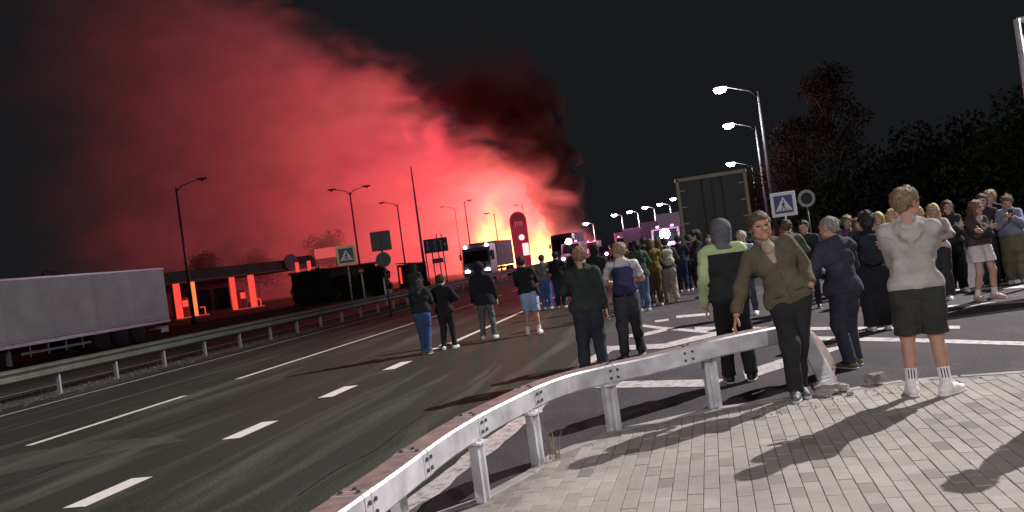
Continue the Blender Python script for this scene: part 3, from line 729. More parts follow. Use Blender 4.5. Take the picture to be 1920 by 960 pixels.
# ------------------------------------------------------------------ road signs and posts
SIGN_B = mat('sign_blue', (.03, .05, .22), .45); SIGN_W = mat('sign_white', (.88, .88, .88), .4); SIGN_Y = mat('sign_yellow', (.95, .88, .26), .4); SIGN_K = mat('sign_black', (.02, .02, .02), .5)
SIGN_BACK = mat('sign_back_grey', (.10, .10, .11), .6, .3); SIGN_R = mat('sign_red', (.5, .03, .03), .5)
def crossing_sign(name, g, zc, size, rz, border, label, pole_h=None):
    """pedestrian crossing sign facing local -y"""
    t = empty(name, (g.x, g.y, 0), rz); tag(t, label, 'road sign')
    MB().tube([(0, .04, 0), (0, .04, zc + size / 2)], .035, 8).build('pole', POLE, t, True)
    s = size
    MB().box((0, 0, zc), (s, .02, s), None, .006).build('border_panel', border, t)
    MB().box((0, -.013, zc), (s * .74, .006, s * .74)).build('blue_panel', SIGN_B, t)
    q = MB(); k = s * .33
    q.add([(-k, -.018, zc - k * .8), (k, -.018, zc - k * .8), (0, -.018, zc + k * .95)], [(0, 1, 2)]); q.build('white_triangle', SIGN_W, t)
    q = MB(); u = s * .01; y = -.021      # walking figure and the stripes under it
    def st(a, b, wd):
        a, b = Vector((a[0] * s, y, zc + a[1] * s)), Vector((b[0] * s, y, zc + b[1] * s)); d = (b - a).normalized(); n = Vector((-d.z, 0, d.x)) * wd * s / 2
        q.add([a - n, b - n, b + n, a + n], [(0, 1, 2, 3)])
    st((0, .08), (-.01, -.06), .06); st((-.01, -.05), (-.08, -.2), .04); st((-.01, -.05), (.07, -.2), .04); st((0, .05), (.08, -.03), .03); st((0, .05), (-.08, -.02), .03)
    for i in range(5): st((-.2 + i * .095, -.25), (-.17 + i * .095, -.21), .035)
    q.disc((.012 * s, y, zc + .135 * s), (0, 1, 0), .032 * s, .002, 10)
    q.build('walker', SIGN_K, t)
    return t
fc = lambda p: math.atan2(p.y, p.x) - math.pi / 2      # turned so that local -y looks at the road users
g = RD(-16.3, 33.5); g2 = W(649, 479, g.y); g = Vector((g2.x, g2.y, 0)); crossing_sign('crossing_sign', g, g2.z, .82, fc(g) - .05, SIGN_Y, 'yellow bordered pedestrian crossing sign beyond the far guard rail')
g = W(1469, 383, 24); crossing_sign('crossing_sign', g, g.z, .68, fc(g), SIGN_W, 'white bordered pedestrian crossing sign above the leaning man\'s shoulder')
t = empty('round_sign', (W(1512, 372, 24.5).x, 24.5, 0)); z = W(1512, 372, 24.5).z; tag(t, 'round dark sign with pale ring beside the white crossing sign', 'road sign')
MB().tube([(0, .04, 0), (0, .04, z)], .035, 8).build('pole', POLE_D, t, True)
MB().ring((0, 0, z), (0, 1, 0), .17, .25, .02).build('ring', mat('pale_ring', (.33, .33, .33), .5), t)
MB().disc((0, .004, z), (0, 1, 0), .172, .012).build('disc', SIGN_K, t)
p = W(714, 452, 34); t = empty('reversed_sign', (p.x, p.y, 0), fc(p)); tag(t, 'dark back of a square sign above a round one by the far guard rail', 'road sign')
MB().tube([(0, 0, 0), (0, 0, p.z + .4)], .035, 8).build('pole', POLE_D, t, True)
for s in (-1, 1): MB().box((s * .201, -.05, p.z), (.395, .02, .78), None, .005).build('square_panel', SIGN_BACK, t)
MB().disc((0, -.05, W(719, 487, 34).z), (0, 1, 0), .3, .02).build('round_panel', SIGN_BACK, t)
p = G(686, 573); t = empty('marker_post', (p.x, p.y, 0)); tag(t, 'short red and white striped post with small round sign at the guard rail', 'marker post')
z = W(683, 507, p.y).z
MB().tube([(0, 0, 0), (0, 0, z)], .04, 8).build('pole', SIGN_W, t, True)
MB().disc((0, -.045, z), (0, 1, 0), .17, .02).build('round_panel', SIGN_R, t)
MB().box((0, -.07, z), (.22, .02, .06)).build('bar', SIGN_W, t)
for k in range(3):
    MB().box((0, -.045, .12 + k * .16), (.26, .02, .10)).build('stripe', SIGN_R if k % 2 == 0 else SIGN_W, t)
p = G(726, 572); t = empty('marker_post', (p.x, p.y, 0)); tag(t, 'second striped marker post, right below the dark round sign back', 'marker post')
MB().tube([(0, 0, 0), (0, 0, 1.5)], .045, 8).build('pole', SIGN_W, t, True)
MB().box((.16, -.05, .62), (.34, .02, .5), Matrix.Rotation(.3, 3, 'Y')).build('panel', SIGN_W, t)
for k in range(3): MB().box((.16, -.065, .45 + k * .17), (.36, .012, .07), Matrix.Rotation(.8, 3, 'Y')).build('stripe', SIGN_R, t)
# direction sign with arrows
p = W(817, 460, 58); t = empty('direction_sign', (p.x, p.y, 0), fc(p)); tag(t, 'dark blue lane direction sign with white arrows on slim posts', 'road sign')
MB().box((0, 0, p.z), (1.62, .05, .95), None, .01).build('panel', mat('dark_blue_sign', (.012, .016, .06), .5), t)
q = MB()
for k, x in enumerate((-.55, -.05, .35)):
    q.box((x, -.034, p.z - .05), (.05, .012, .6)); q.box((x, -.034, p.z + .27), (.12, .012, .08))
q.box((.62, -.034, p.z), (.2, .012, .07)); q.box((.62, -.034, p.z), (.07, .012, .25))
q.build('arrows', mat('sign_arrow', (.45, .45, .48), .5), t)
for x in (-.75, -.3, .12, .45): MB().tube([(x, .06, 0), (x, .06, p.z + (.75 if x > 0 else .45))], .04, 8).build('post', POLE_D, t, True)
MB().box((0.0, -.02, p.z - 1.05), (.75, .03, .32), None, .01).build('lower_panel', SIGN_BACK, t)
# pylon of the filling station
p = W(968, 392, 112); t = empty('pylon_sign', (p.x, p.y, 0), fc(p) ); tag(t, 'tall rounded filling station pylon standing dark against the flames', 'pylon')
hh = W(988, 520, 112).z
pts = [(-1.05, 0.0), (1.05, 0), (1.12, p.z - 1.6)] + [(1.12 * math.cos(a), p.z - 1.6 + 1.15 * math.sin(a) * 1.1) for a in [k * math.pi / 12 for k in range(1, 12)]] + [(-1.12, p.z - 1.6)]
PYL = mat('pylon_fire_tint', (.13, .025, .035), .5, emit=(1, .045, .12), estr=.22)  # red of the fire-lit smoke put into body and badge as emission
v = [(x, -.3, z) for x, z in pts] + [(x, .3, z) for x, z in pts]; n = len(pts)
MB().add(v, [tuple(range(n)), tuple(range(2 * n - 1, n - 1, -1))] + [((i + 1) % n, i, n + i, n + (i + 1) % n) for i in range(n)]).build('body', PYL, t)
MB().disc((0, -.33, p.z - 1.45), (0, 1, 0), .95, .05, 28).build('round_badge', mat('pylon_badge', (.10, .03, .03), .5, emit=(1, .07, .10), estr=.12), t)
q = MB()
for x, h in ((-.42, .75), (-.1, .6), (.22, .6), (.47, .5)): q.box((x, -.37, p.z - 2.0), (.13, .03, h), Matrix.Rotation(.12, 3, 'Y'))
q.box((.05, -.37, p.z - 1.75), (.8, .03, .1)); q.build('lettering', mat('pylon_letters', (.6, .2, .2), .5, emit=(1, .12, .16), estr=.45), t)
MB().box((.55, -.33, 2.4), (.8, .06, 1.6)).build('price_panel', emis('lit_price_panel', (1, .55, .5), 1.6), t)
MB().disc((.2, -.33, 4.0), (0, 1, 0), .38, .06, 20).build('lit_badge', emis('lit_price_panel', (1, .55, .5), 1.6), t)
# bracket at the upper edge of the picture
p = W(1907, 36, 15); t = empty('sign_gantry', (p.x, p.y, 0)); tag(t, 'pale tubular sign frame cut off by the upper right picture edge', 'sign frame')
MB().tube([(0, 0, 0), (0, 0, p.z)], .055, 10).build('post', GALV, t, True)
MB().tube([(0, 0, p.z - .02), (.25, .0, p.z - .03), (.7, 0, p.z + .12), (2.2, 0, p.z + .15)], .05, 8).build('top_bar', GALV, t, True)
MB().tube([(2.2, 0, 0), (2.2, 0, p.z + .15)], .055, 10).build('post', GALV, t, True)
MB().box((1.2, -.08, p.z - .9), (1.7, .03, 1.5), None, .01).build('panel', SIGN_BACK, t)
# street lamps on the crowd's side, lit, and dark ones beyond the road
def lit_lamp(px, py, Y, arm, label, power, base_px=None, h=None, r=.09, lens=.2, estr=45):
    p = W(px, py, Y); b = Vector((p.x + arm + .3, p.y, 0)); hgt = p.z - arm * .28 + .1
    return lamp_post('street_lamp', b, hgt, arm, math.pi, True, label, power, 'street lamps along the road', r, (1, .88, .97), lens, soft=.2, estr=estr)
lit_lamp(1350, 168, 46, 1.7, 'highest lit street lamp, above the dark trailer', 600, r=.13, lens=.36)
lit_lamp(1366, 235, 64, 1.7, 'second highest lit street lamp, below the brightest one', 600, r=.14, lens=.44)
lit_lamp(1370, 307, 90, 1.9, 'third lit street lamp, just over the trailer top edge', 600, r=.13, lens=.48)
for (px, py, Y, lab) in ((1262, 373, 130, 'first and highest lamp of the small row left of the trailer'), (1237, 383, 146, 'second lamp of the small row, counted from the trailer'), (1209, 389, 160, 'middle lamp of the small row of five'),
                         (1180, 397, 176, 'fourth lamp of the small row, counted from the trailer'), (1151, 403, 190, 'last and lowest lamp of the small row, nearest the fire'), (1098, 419, 200, 'tiny street lamp in the red glow at the edge of the smoke')):
    lit_lamp(px, py, Y, 1.4, lab, 3500, r=.13, lens=.0034 * Y, estr=30)
def dark_lamp(top_px, Y, rz, arm, label, double=False, r=.09):
    p = W(top_px[0], top_px[1], Y)
    return lamp_post('street_lamp', (p.x, p.y, 0), p.z - .2, arm, rz, False, label, 0, 'street lamps along the road', r, double=double, m=POLE_D, lens=.12)
dark_lamp((329, 347), 63, .25, 1.6, 'unlit single arm street lamp beside the white trailer', r=.12)
dark_lamp((655, 356), 78, .3, 1.3, 'unlit double arm street lamp behind the yellow bordered sign', True, r=.11)
dark_lamp((744, 380), 100, math.pi - .1, 1.5, 'unlit lamp with arm pointing left, behind the dark square sign back', r=.12)
dark_lamp((870, 376), 110, 0, .4, 'unlit slim lamp post rising just left of the grey lorry cab', r=.11)
dark_lamp((852, 388), 128, math.pi, 1.6, 'faint unlit lamp post in the smoke left of the grey lorry', r=.09)
dark_lamp((926, 398), 104, math.pi, .6, 'slim dark lamp post over the grey lorry body', r=.08)
dark_lamp((979, 383), 122, math.pi, .6, 'slim faint lamp post just right of the pylon', r=.08)
p = W(770, 312, 60); b = Vector((p.x, p.y, 0)); t = tag(MB().tube([(0, 0, 0), (0, 0, p.z * .5), (0, 0, p.z)], [.11, .08, .04], 8).build('flagpole', POLE_D, None, True, b), 'tall bare pole left of the direction sign', 'pole')

# ------------------------------------------------------------------ filling station
A, B = W(268, 536, 74), W(592, 482, 90); dirx = (Vector((B.x, B.y, 0)) - Vector((A.x, A.y, 0))); LN = dirx.length; ang = math.atan2(dirx.y, dirx.x)
st = tag(empty('filling_station', (A.x, A.y, 0), ang), 'filling station canopy with glowing red columns beyond the road', 'filling station')
CANO = mat('canopy_fascia', (.075, .07, .04), .6, var=.2, vscale=.5); REDL = emis('red_emissive_cladding', (1, .07, .05), 1.05); ORL = emis('orange_emissive_cladding', (1, .2, .06), 1.35)  # red and orange emission set on columns, hoops and edges
zc = (A.z + B.z) / 2
MB().box((LN / 2, 5, zc), (LN, 10, .95), None, .05).build('canopy', CANO, st)
MB().box((LN / 2, -.03, zc - .5), (LN, .08, .07)).build('canopy_trim', mat('canopy_trim', (.35, .28, .25), .5), st)
MB().box((LN / 2, 5, zc - .56), (LN - 1, 9, .05)).build('soffit', mat('soffit_panel', (.3, .28, .28), .6), st)
def stx(px, py=590): # distance along the front of the canopy of a column seen at this image column
    d = ray(px, py); a = Vector((A.x, A.y)); u = dirx.normalized()
    # solve a + u s = d t  in plan
    det = u.x * (-d.y) + u.y * d.x
    return (-(a.x) * (-d.y) + (a.y) * (-d.x)) / det if abs(det) > 1e-6 else 0
for px, m_, wd in ((352, REDL, .42), (381, ORL, .4), (458, REDL, .3), (494, REDL, .42)):
    s = stx(px); MB().box((s, 1.2, (zc - .5) / 2), (wd, .5, zc - .58), None, .02).build('column', m_, st)
for px in (366, 476):
    s = stx(px); 
    MB().box((s, 1.6, 1.05), (.8, .6, 2.0), None, .05).build('fuel_pump', mat('pump_body', (.35, .07, .08), .5), st)
    MB().box((s, 1.28, 1.5), (.55, .04, .6)).build('pump_display', REDL, st)
    MB().box((s + .2, 1.2, .12), (3.4, 1.2, .2), None, .04).build('pump_island', mat('island_kerb', (.45, .25, .25), .7), st)
    MB().box((s + .2, .6, .23), (3.4, .06, .03)).build('lit_edge', REDL, st)
    MB().tube([(s + 1.7, .9, .2), (s + 1.7, .9, .95), (s + 1.2, .9, .95)], .05, 6).build('guard_hoop', REDL, st)
MB().box((LN / 2 - 3, 11.5, 1.9), (LN * .8, 6, 3.4), None, .04).build('shop', mat('shop_wall', (.10, .06, .055), .8, var=.3, vscale=.4), st)
for k in range(6): MB().box((LN * .12 + k * LN * .115, 8.46, 1.5), (LN * .09, .06, 2.2)).build('shop_window', GLASS, st)
s = stx(541, 480); MB().disc((s, -.25, zc + .15), (0, 1, 0), .85, .2, 24).build('round_sign', mat('canopy_round_sign', (.16, .14, .15), .5), st)
s = stx(567, 480); MB().box((s, -.12, zc + .15), (2.4, .16, 1.1), None, .03).build('sign_box', BLACK, st)
p = W(612, 474, 84); t = empty('banner_board', (p.x, p.y, 0), fc(p)); tag(t, 'pale pink lit horizontal board between canopy and yellow bordered sign', 'board')
MB().box((.3, 0, p.z), (2.9, .1, 1.0), None, .02).build('panel', mat('pale_board', (.7, .3, .28), .6, emit=(1, .12, .12), estr=.55), t)
for x in (-.9, .9): MB().tube([(x, .1, 0), (x, .1, p.z)], .06, 8).build('post', POLE_D, t)
p = W(568, 500, 84); t = empty('price_stand', (p.x, p.y, 0), fc(p)); tag(t, 'glowing red double stand under the canopy end', 'stand')
for x in (-.55, .6): MB().box((x, 0, p.z / 2 + .2), (.36, .2, p.z + .6), None, .02).build('column', REDL, t)
MB().box((0, .02, p.z + .1), (.9, .12, .4)).build('crossbar', mat('island_kerb', (.45, .25, .25), .7), t)
# low annex behind the shrubs
p = W(632, 560, 74); t = empty('annex', (p.x, p.y, 0), fc(p)); tag(t, 'low olive brown annex behind the shrubs and the yellow bordered sign', 'building')
MB().box((0, 1.5, 1.35), (7.2, 3, 2.7), None, .04).build('wall', mat('annex_wall', (.07, .05, .022), .8, var=.3, vscale=.6), t)
MB().box((0, 1.5, 2.78), (7.6, 3.4, .18), None, .03).build('roof', mat('annex_roof', (.05, .03, .03), .7), t)
MB().box((-2.2, -.02, 1.05), (.95, .06, 2.0)).build('door', mat('annex_door', (.05, .02, .02), .6), t)
for x in (-.3, 1.6): MB().box((x, -.02, 1.6), (1.2, .05, .8)).build('window', GLASS, t)
# dark kiosk
p = G(748, 545); t = empty('kiosk', (p.x, p.y + 12, 0), .15); tag(t, 'dark kiosk with sloping roof behind the far guard rail', 'kiosk')
MB().box((0, 0, 1.2), (3.0, 2.6, 2.4), None, .03).build('wall', mat('kiosk_wall', (.03, .022, .024), .8), t)
MB().add([(-1.6, -1.5, 2.65), (1.6, -1.5, 2.35), (1.6, 1.5, 2.35), (-1.6, 1.5, 2.65), (-1.6, -1.5, 2.55), (1.6, -1.5, 2.25), (1.6, 1.5, 2.25), (-1.6, 1.5, 2.55)], [(0, 1, 2, 3), (7, 6, 5, 4), (0, 4, 5, 1), (1, 5, 6, 2), (2, 6, 7, 3), (3, 7, 4, 0)]).build('roof', BLACK, t)
for x in (.5, 1.0): MB().box((x, -1.33, 1.4), (.28, .05, 1.1)).build('window', GLASS, t)
MB().box((-1.25, -1.36, 1.3), (.22, .05, 1.7)).build('lit_strip', REDL, t)

# ------------------------------------------------------------------ trees and shrubs
def leafmat(name, col): return mat(name, col, .9, var=.45, vscale=.9, spec=.1)
def crown_mesh(name, centres, n, leaf, m, parent, seed):
    r = np.random.default_rng(seed)
    cen = np.array([c[:3] for c in centres]); rad = np.array([c[3] for c in centres])
    w_ = rad ** 2 / np.sum(rad ** 2); k = r.choice(len(cen), n, p=w_)
    d = r.normal(size=(n, 3)); d /= np.linalg.norm(d, axis=1)[:, None]
    p = cen[k] + d * (rad[k] * (r.random(n) ** .4))[:, None] * np.array([1, 1, .85])
    a = r.normal(size=(n, 3)); a /= np.linalg.norm(a, axis=1)[:, None]
    b = np.cross(a, r.normal(size=(n, 3))); b /= np.linalg.norm(b, axis=1)[:, None]
    s = leaf * r.uniform(.5, 1.3, n)[:, None]
    v = np.stack([p - a * s, p + b * s * .55, p + a * s, p - b * s * .55], 1).reshape(-1, 3)
    return mesh(name, v, np.arange(4 * n).reshape(-1, 4), m, parent)
BARK = mat('bark', (.05, .04, .032), .95, bump=.5, bscale=8)
def tree(name, base, h, cr, m, label, seed, n=4500, leaf=.16, group=None, low=.3):
    r = random.Random(seed); t = empty(name, base); tag(t, label, 'tree', group)
    q = MB(); q.tube([(0, 0, -.1), (r.uniform(-.1, .1), r.uniform(-.1, .1), h * .35), (r.uniform(-.3, .3), r.uniform(-.3, .3), h * .8)], [h * .022, h * .016, h * .006], 8)
    cs = []
    for i in range(11):
        an = i * 2.4 + r.random(); z = h * (low + .12 + .5 * i / 10); rr = cr * r.uniform(.35, .8) * (1 - .45 * abs(i / 10 - .35))
        e = Vector((math.cos(an) * rr, math.sin(an) * rr, z + h * .1)); q.tube([(0, 0, z - h * .12), e * .5 + Vector((0, 0, z * .5 - h * .02)), e], [h * .009, h * .006, h * .003], 5)
        cs.append((e.x, e.y, e.z, cr * r.uniform(.28, .48)))
        cs.append((e.x * .5, e.y * .5, e.z + h * .05, cr * r.uniform(.25, .4)))
    cs.append((0, 0, h * .88, cr * .35))
    q.build('trunk', BARK, t, True); crown_mesh('crown', cs, n, leaf, m, t, seed); return t
FIRE_LEAF = leafmat('fire_tinted_leaves', (.042, .026, .018)); GRN = leafmat('night_green_leaves', (.024, .04, .018)); DRK = leafmat('dark_leaves', (.013, .019, .012))  # first leaf tone has the fire's reddish light put into it
p = W(1492, 330, 62); tree('tree', (p.x, p.y, 0), 9.4, 2.9, FIRE_LEAF, 'reddish brown round tree right of the two tall lamp posts', 1, 6000, .12, 'roadside trees', .12)
p = W(1568, 330, 66); tree('tree', (p.x, p.y, 0), 12.2, 3.1, FIRE_LEAF, 'taller brown tree behind the round reddish one', 2, 6000, .13, 'roadside trees', .25)
p = W(1425, 400, 72); tree('tree', (p.x, p.y, 0), 6.2, 2.6, FIRE_LEAF, 'low reddish tree between trailer and tall lamp posts', 3, 3500, .12, 'roadside trees', .1)
for i, (px, Y, h, cr, lab) in enumerate(((1640, 58, 5.6, 4, 'dark tree behind the woman with the backpack'), (1730, 50, 6, 4.5, 'dark tree behind the grey hooded man\'s head'), (1830, 46, 5.6, 4.5, 'dark tree behind the woman in white shorts'),
                                 (1930, 40, 6, 4, 'green lit tree at the picture edge above the denim jacket'), (1570, 60, 5, 4, 'low dark tree behind the bald man in navy'))):
    p = W(px, 420, Y); tree('tree', (p.x, p.y, 0), h, cr, GRN if i >= 3 else DRK, lab, 10 + i, 6500, .17, 'dark trees behind the crowd', -.08)
for i, (px, Y, h, cr, lab) in enumerate(((90, 146, 9, 5, 'dark leafless looking tree above the white trailer roof'), (230, 150, 7, 5, 'dark tree above the rear of the white trailer'), (380, 144, 9, 4.5, 'dark tree behind the filling station canopy beside the single arm lamp'),
                                 (480, 150, 8, 5, 'dark tree behind the middle of the canopy'), (620, 142, 9.5, 4.2, 'dark tree behind the pale pink board'))):
    p = W(px, 500, Y); tree('tree', (p.x, p.y, 0), h, cr, DRK, lab, 30 + i, 3000, .2, 'dark trees behind the filling station', .2)
def shrub(px, py, wd, dp, h, label, seed, Y=None, m=DRK, n=3000):
    g = G(px, py) if Y is None else Vector((W(px, py, Y).x, Y, 0)); r = random.Random(seed); t = empty('shrub', (g.x, g.y, 0), .1); tag(t, label, 'shrub', 'shrubs by the far road')
    cs = []
    for i in range(int(wd * 2.5)):
        cs.append((r.uniform(-wd / 2, wd / 2), r.uniform(-dp / 2, dp / 2), h * r.uniform(.2, .72), h * r.uniform(.2, .3)))
    q = MB()
    for i in range(6): x = r.uniform(-wd / 2, wd / 2); q.tube([(x, 0, 0), (x + r.uniform(-.3, .3), r.uniform(-.3, .3), h * .6)], [.03, .01], 5)
    q.build('stems', BARK, t); crown_mesh('foliage', cs, n * 3, .09, m, t, seed); return t
shrub(600, 555, 4.2, 2, 3.0, 'large dark green shrub left of the yellow bordered sign', 51, 62, GRN, 4000)
shrub(668, 555, 4.0, 2, 2.8, 'dark green shrub behind the yellow bordered sign post', 52, 60, GRN, 4000)
shrub(770, 530, 1.6, 1.2, 1.3, 'small shrub between the kiosk and the direction sign', 53, 50, GRN, 1500)
# ------------------------------------------------------------------ people: each body and garment is one continuous surface
_C = [(0, 0, 0), (1, 0, 0), (0, 1, 0), (1, 1, 0), (0, 0, 1), (1, 0, 1), (0, 1, 1), (1, 1, 1)]
_E = [(a, b) for a in range(8) for b in range(a + 1, 8) if bin(a ^ b).count('1') == 1]
def surfnet(val, org, h):
    ins = val < 0
    nx, ny, nz = val.shape
    cnt = np.zeros((nx - 1, ny - 1, nz - 1), np.int8)
    for c in _C: cnt += ins[c[0]:nx - 1 + c[0], c[1]:ny - 1 + c[1], c[2]:nz - 1 + c[2]]
    idx = np.argwhere((cnt > 0) & (cnt < 8))
    cid = -np.ones(cnt.shape, np.int32); cid[tuple(idx.T)] = np.arange(len(idx))
    cv = [val[idx[:, 0] + c[0], idx[:, 1] + c[1], idx[:, 2] + c[2]] for c in _C]
    acc = np.zeros((len(idx), 3)); num = np.zeros(len(idx))
    for a, b in _E:
        cr = (cv[a] < 0) != (cv[b] < 0); t = np.where(cr, cv[a] / np.where(cr, cv[a] - cv[b], 1), 0)
        acc += np.where(cr[:, None], np.array(_C[a]) + t[:, None] * (np.array(_C[b]) - np.array(_C[a])), 0); num += cr
    v = org + h * (idx + acc / num[:, None])
    F = []
    for ax in range(3):
        u, w_ = (ax + 1) % 3, (ax + 2) % 3
        sl0 = [slice(1, -1)] * 3; sl0[ax] = slice(0, -1); sl1 = [slice(1, -1)] * 3; sl1[ax] = slice(1, None)
        A, B = ins[tuple(sl0)], ins[tuple(sl1)]
        e = np.argwhere(A != B); sg = A[tuple(e.T)]
        o = np.ones(3, int); o[ax] = 0; e = e + o
        def cell(du, dw):
            q = e.copy(); q[:, u] -= du; q[:, w_] -= dw; return cid[tuple(q.T)]
        f = np.stack([cell(1, 1), cell(0, 1), cell(0, 0), cell(1, 0)], 1)
        f[~sg] = f[~sg][:, ::-1]; F.append(f)
    f = np.concatenate(F); f = f[(f >= 0).all(1)]
    return v, f
V3 = lambda *a: np.array(a, float)
class Prim:
    """round cone between a and b, optionally flattened along one axis, cut by planes (point, normal: kept where behind)"""
    def __init__(s, a, b, ra, rb, k=1.0, ax=None, cut=()): s.a, s.b, s.ra, s.rb, s.k, s.ax, s.cut = V3(*a), V3(*b), ra, rb, k, ax, cut
    def d(s, p):
        a, b = s.a, s.b
        q = p - a
        ba = b - a
        if s.ax is not None:
            f = s.ax; m = 1 / s.k - 1
            q = q + (q @ f)[:, None] * f * m; ba = ba + (ba @ f) * f * m
        L = ba @ ba
        t = np.clip((q @ ba) / L, 0, 1) if L > 1e-9 else np.zeros(len(q))
        r = np.linalg.norm(q - t[:, None] * ba, axis=1) - (s.ra + (s.rb - s.ra) * t)
        for pt, n in s.cut: r = np.maximum(r, (p - pt) @ n)
        return r
    def box(s): m = max(s.ra, s.rb) + .02; return np.minimum(s.a, s.b) - m, np.maximum(s.a, s.b) + m
def sdf_mesh(prims, h, k=.03, sub=(), cuts=(), disp=None, pad=.02):
    bs = [q.box() for q in prims]; lo = np.min([b[0] for b in bs], 0) - pad; hi = np.max([b[1] for b in bs], 0) + pad
    n = np.maximum(3, np.ceil((hi - lo) / h).astype(int) + 1)
    g = [lo[i] + h * np.arange(n[i]) for i in range(3)]
    P = np.stack(np.meshgrid(*g, indexing='ij'), -1).reshape(-1, 3)
    D = None
    for q in prims:
        d = q.d(P)
        if D is None: D = d
        else:
            e = np.clip(.5 + .5 * (d - D) / k, 0, 1); D = d * (1 - e) + D * e - k * e * (1 - e)
    for q, kk in sub:
        d = -q.d(P); e = np.clip(.5 + .5 * (d - D) / kk, 0, 1); D = D * (1 - e) + d * e + kk * e * (1 - e)
    if disp is not None: D = D + disp(P)
    for pt, nn in cuts: D = np.maximum(D, (P - pt) @ nn)
    return surfnet(D.reshape(n), lo, h)
def folds(seed, amp, fz=26.0):
    """cloth creases: sharp valleys between soft rolls, running around the limb and slanting"""
    r = np.random.default_rng(seed); a = r.uniform(0, 6.28, 9)
    def fn(p):
        x, y, z = p[:, 0], p[:, 1], p[:, 2]
        w1 = 1.3 * np.sin(7 * x + a[0] + 3 * z) + 1.1 * np.sin(8 * y + a[1] - 4 * z)
        s1 = 1 - np.abs(np.sin(.5 * (fz * z + 13 * x + 2.2 * w1 + a[2]))) * 2
        s2 = 1 - np.abs(np.sin(.5 * (fz * 1.5 * z - 24 * x + 10 * y + 1.6 * w1 + a[3]))) * 2
        s3 = np.sin(17 * x + 13 * y + 4 * z + w1 * 2 + a[4])
        m1 = np.clip(.5 + .9 * np.sin(6 * z + 5 * x + a[5]), 0, 1.3); m2 = np.clip(.4 + .9 * np.sin(7 * z - 6 * x + 4 * y + a[6]), 0, 1.3)
        return amp * (1.15 * s1 * m1 + .9 * s2 * m2 + .4 * s3)
    return fn
def lumps(seed, amp, f):
    r = np.random.default_rng(seed); a = r.uniform(0, 6.28, 6)
    return lambda p: amp * (np.sin(f * p[:, 0] + a[0] + 2 * np.sin(f * .6 * p[:, 2] + a[3])) + np.sin(f * p[:, 1] + a[1]) + np.sin(f * p[:, 2] + a[2] + 2 * np.sin(f * .7 * p[:, 0])))
def ik(a, t, l1, l2, pole):
    a, t = V3(*a), V3(*t); d = t - a; L = np.linalg.norm(d); u = d / L; L = min(L, (l1 + l2) * .999)
    t = a + u * L; x = (l1 * l1 - l2 * l2 + L * L) / (2 * L); hgt = math.sqrt(max(l1 * l1 - x * x, 0))
    p = V3(*pole); p = p - u * (p @ u); p /= np.linalg.norm(p) + 1e-9
    return a + u * x + p * hgt, t
def rotz(a): return np.array([[math.cos(a), -math.sin(a), 0], [math.sin(a), math.cos(a), 0], [0, 0, 1]])
def rotx(a): return np.array([[1, 0, 0], [0, math.cos(a), -math.sin(a)], [0, math.sin(a), math.cos(a)]])
def roty(a): return np.array([[math.cos(a), 0, math.sin(a)], [0, 1, 0], [-math.sin(a), 0, math.cos(a)]])
SKIN = mat('skin', (.42, .235, .17), .55, var=.12, vscale=14, spec=.3); SKIN_P = mat('pale_skin', (.52, .33, .26), .55, var=.1, vscale=14, spec=.3)
LIP = mat('lips', (.32, .11, .09), .5); EYE = mat('eye', (.03, .02, .015), .2); SHOE_W = mat('white_shoe', (.72, .71, .68), .6, var=.08, vscale=12)
def hand_prims(wr, dirn, palm_n, side, curl, s=1.0):
    """palm, four fingers and a thumb; dirn points along the hand, palm_n out of the palm, thumb leaves the side of the palm"""
    dirn = dirn / np.linalg.norm(dirn); palm_n = palm_n - dirn * (palm_n @ dirn); palm_n /= np.linalg.norm(palm_n); lat = np.cross(dirn, palm_n) * side
    P = [Prim(wr - dirn * .045 * s, wr, .026 * s, .024 * s), Prim(wr, wr + dirn * .035 * s, .024 * s, .03 * s, .55, palm_n)]
    P += [Prim(wr + dirn * .03 * s + lat * .022 * s, wr + dirn * .085 * s + lat * .028 * s, .021 * s, .015 * s, .75, palm_n), Prim(wr + dirn * .03 * s - lat * .018 * s, wr + dirn * .08 * s - lat * .028 * s, .021 * s, .015 * s, .75, palm_n)]
    for i, (o, l) in enumerate(((.03, .07), (.0105, .08), (-.0095, .074), (-.029, .056))):
        p = wr + dirn * (.088 - .004 * abs(i - 1)) * s + lat * o * s; d = dirn.copy()
        for j, fr in enumerate((.45, .32, .25)):
            c = curl * (.5 + .35 * j) + .06 * i * curl
            d = d * math.cos(c) + palm_n * math.sin(c); d /= np.linalg.norm(d)
            q = p + d * l * fr * s; P.append(Prim(p, q, (.0092 - .0008 * j) * s, (.0086 - .0008 * j) * s)); p = q
    p = wr + dirn * .025 * s + lat * .026 * s + palm_n * .006 * s; d = dirn * .62 + lat * .62 + palm_n * .3; d /= np.linalg.norm(d)
    for j, l in enumerate((.042, .034, .026)):
        q = p + d * l * s; P.append(Prim(p, q, (.0125 - .0012 * j) * s, (.0108 - .0012 * j) * s)); p = q
        d = d * .85 + dirn * .3 + palm_n * .22 * curl; d /= np.linalg.norm(d)
    return P
PEOPLE = []
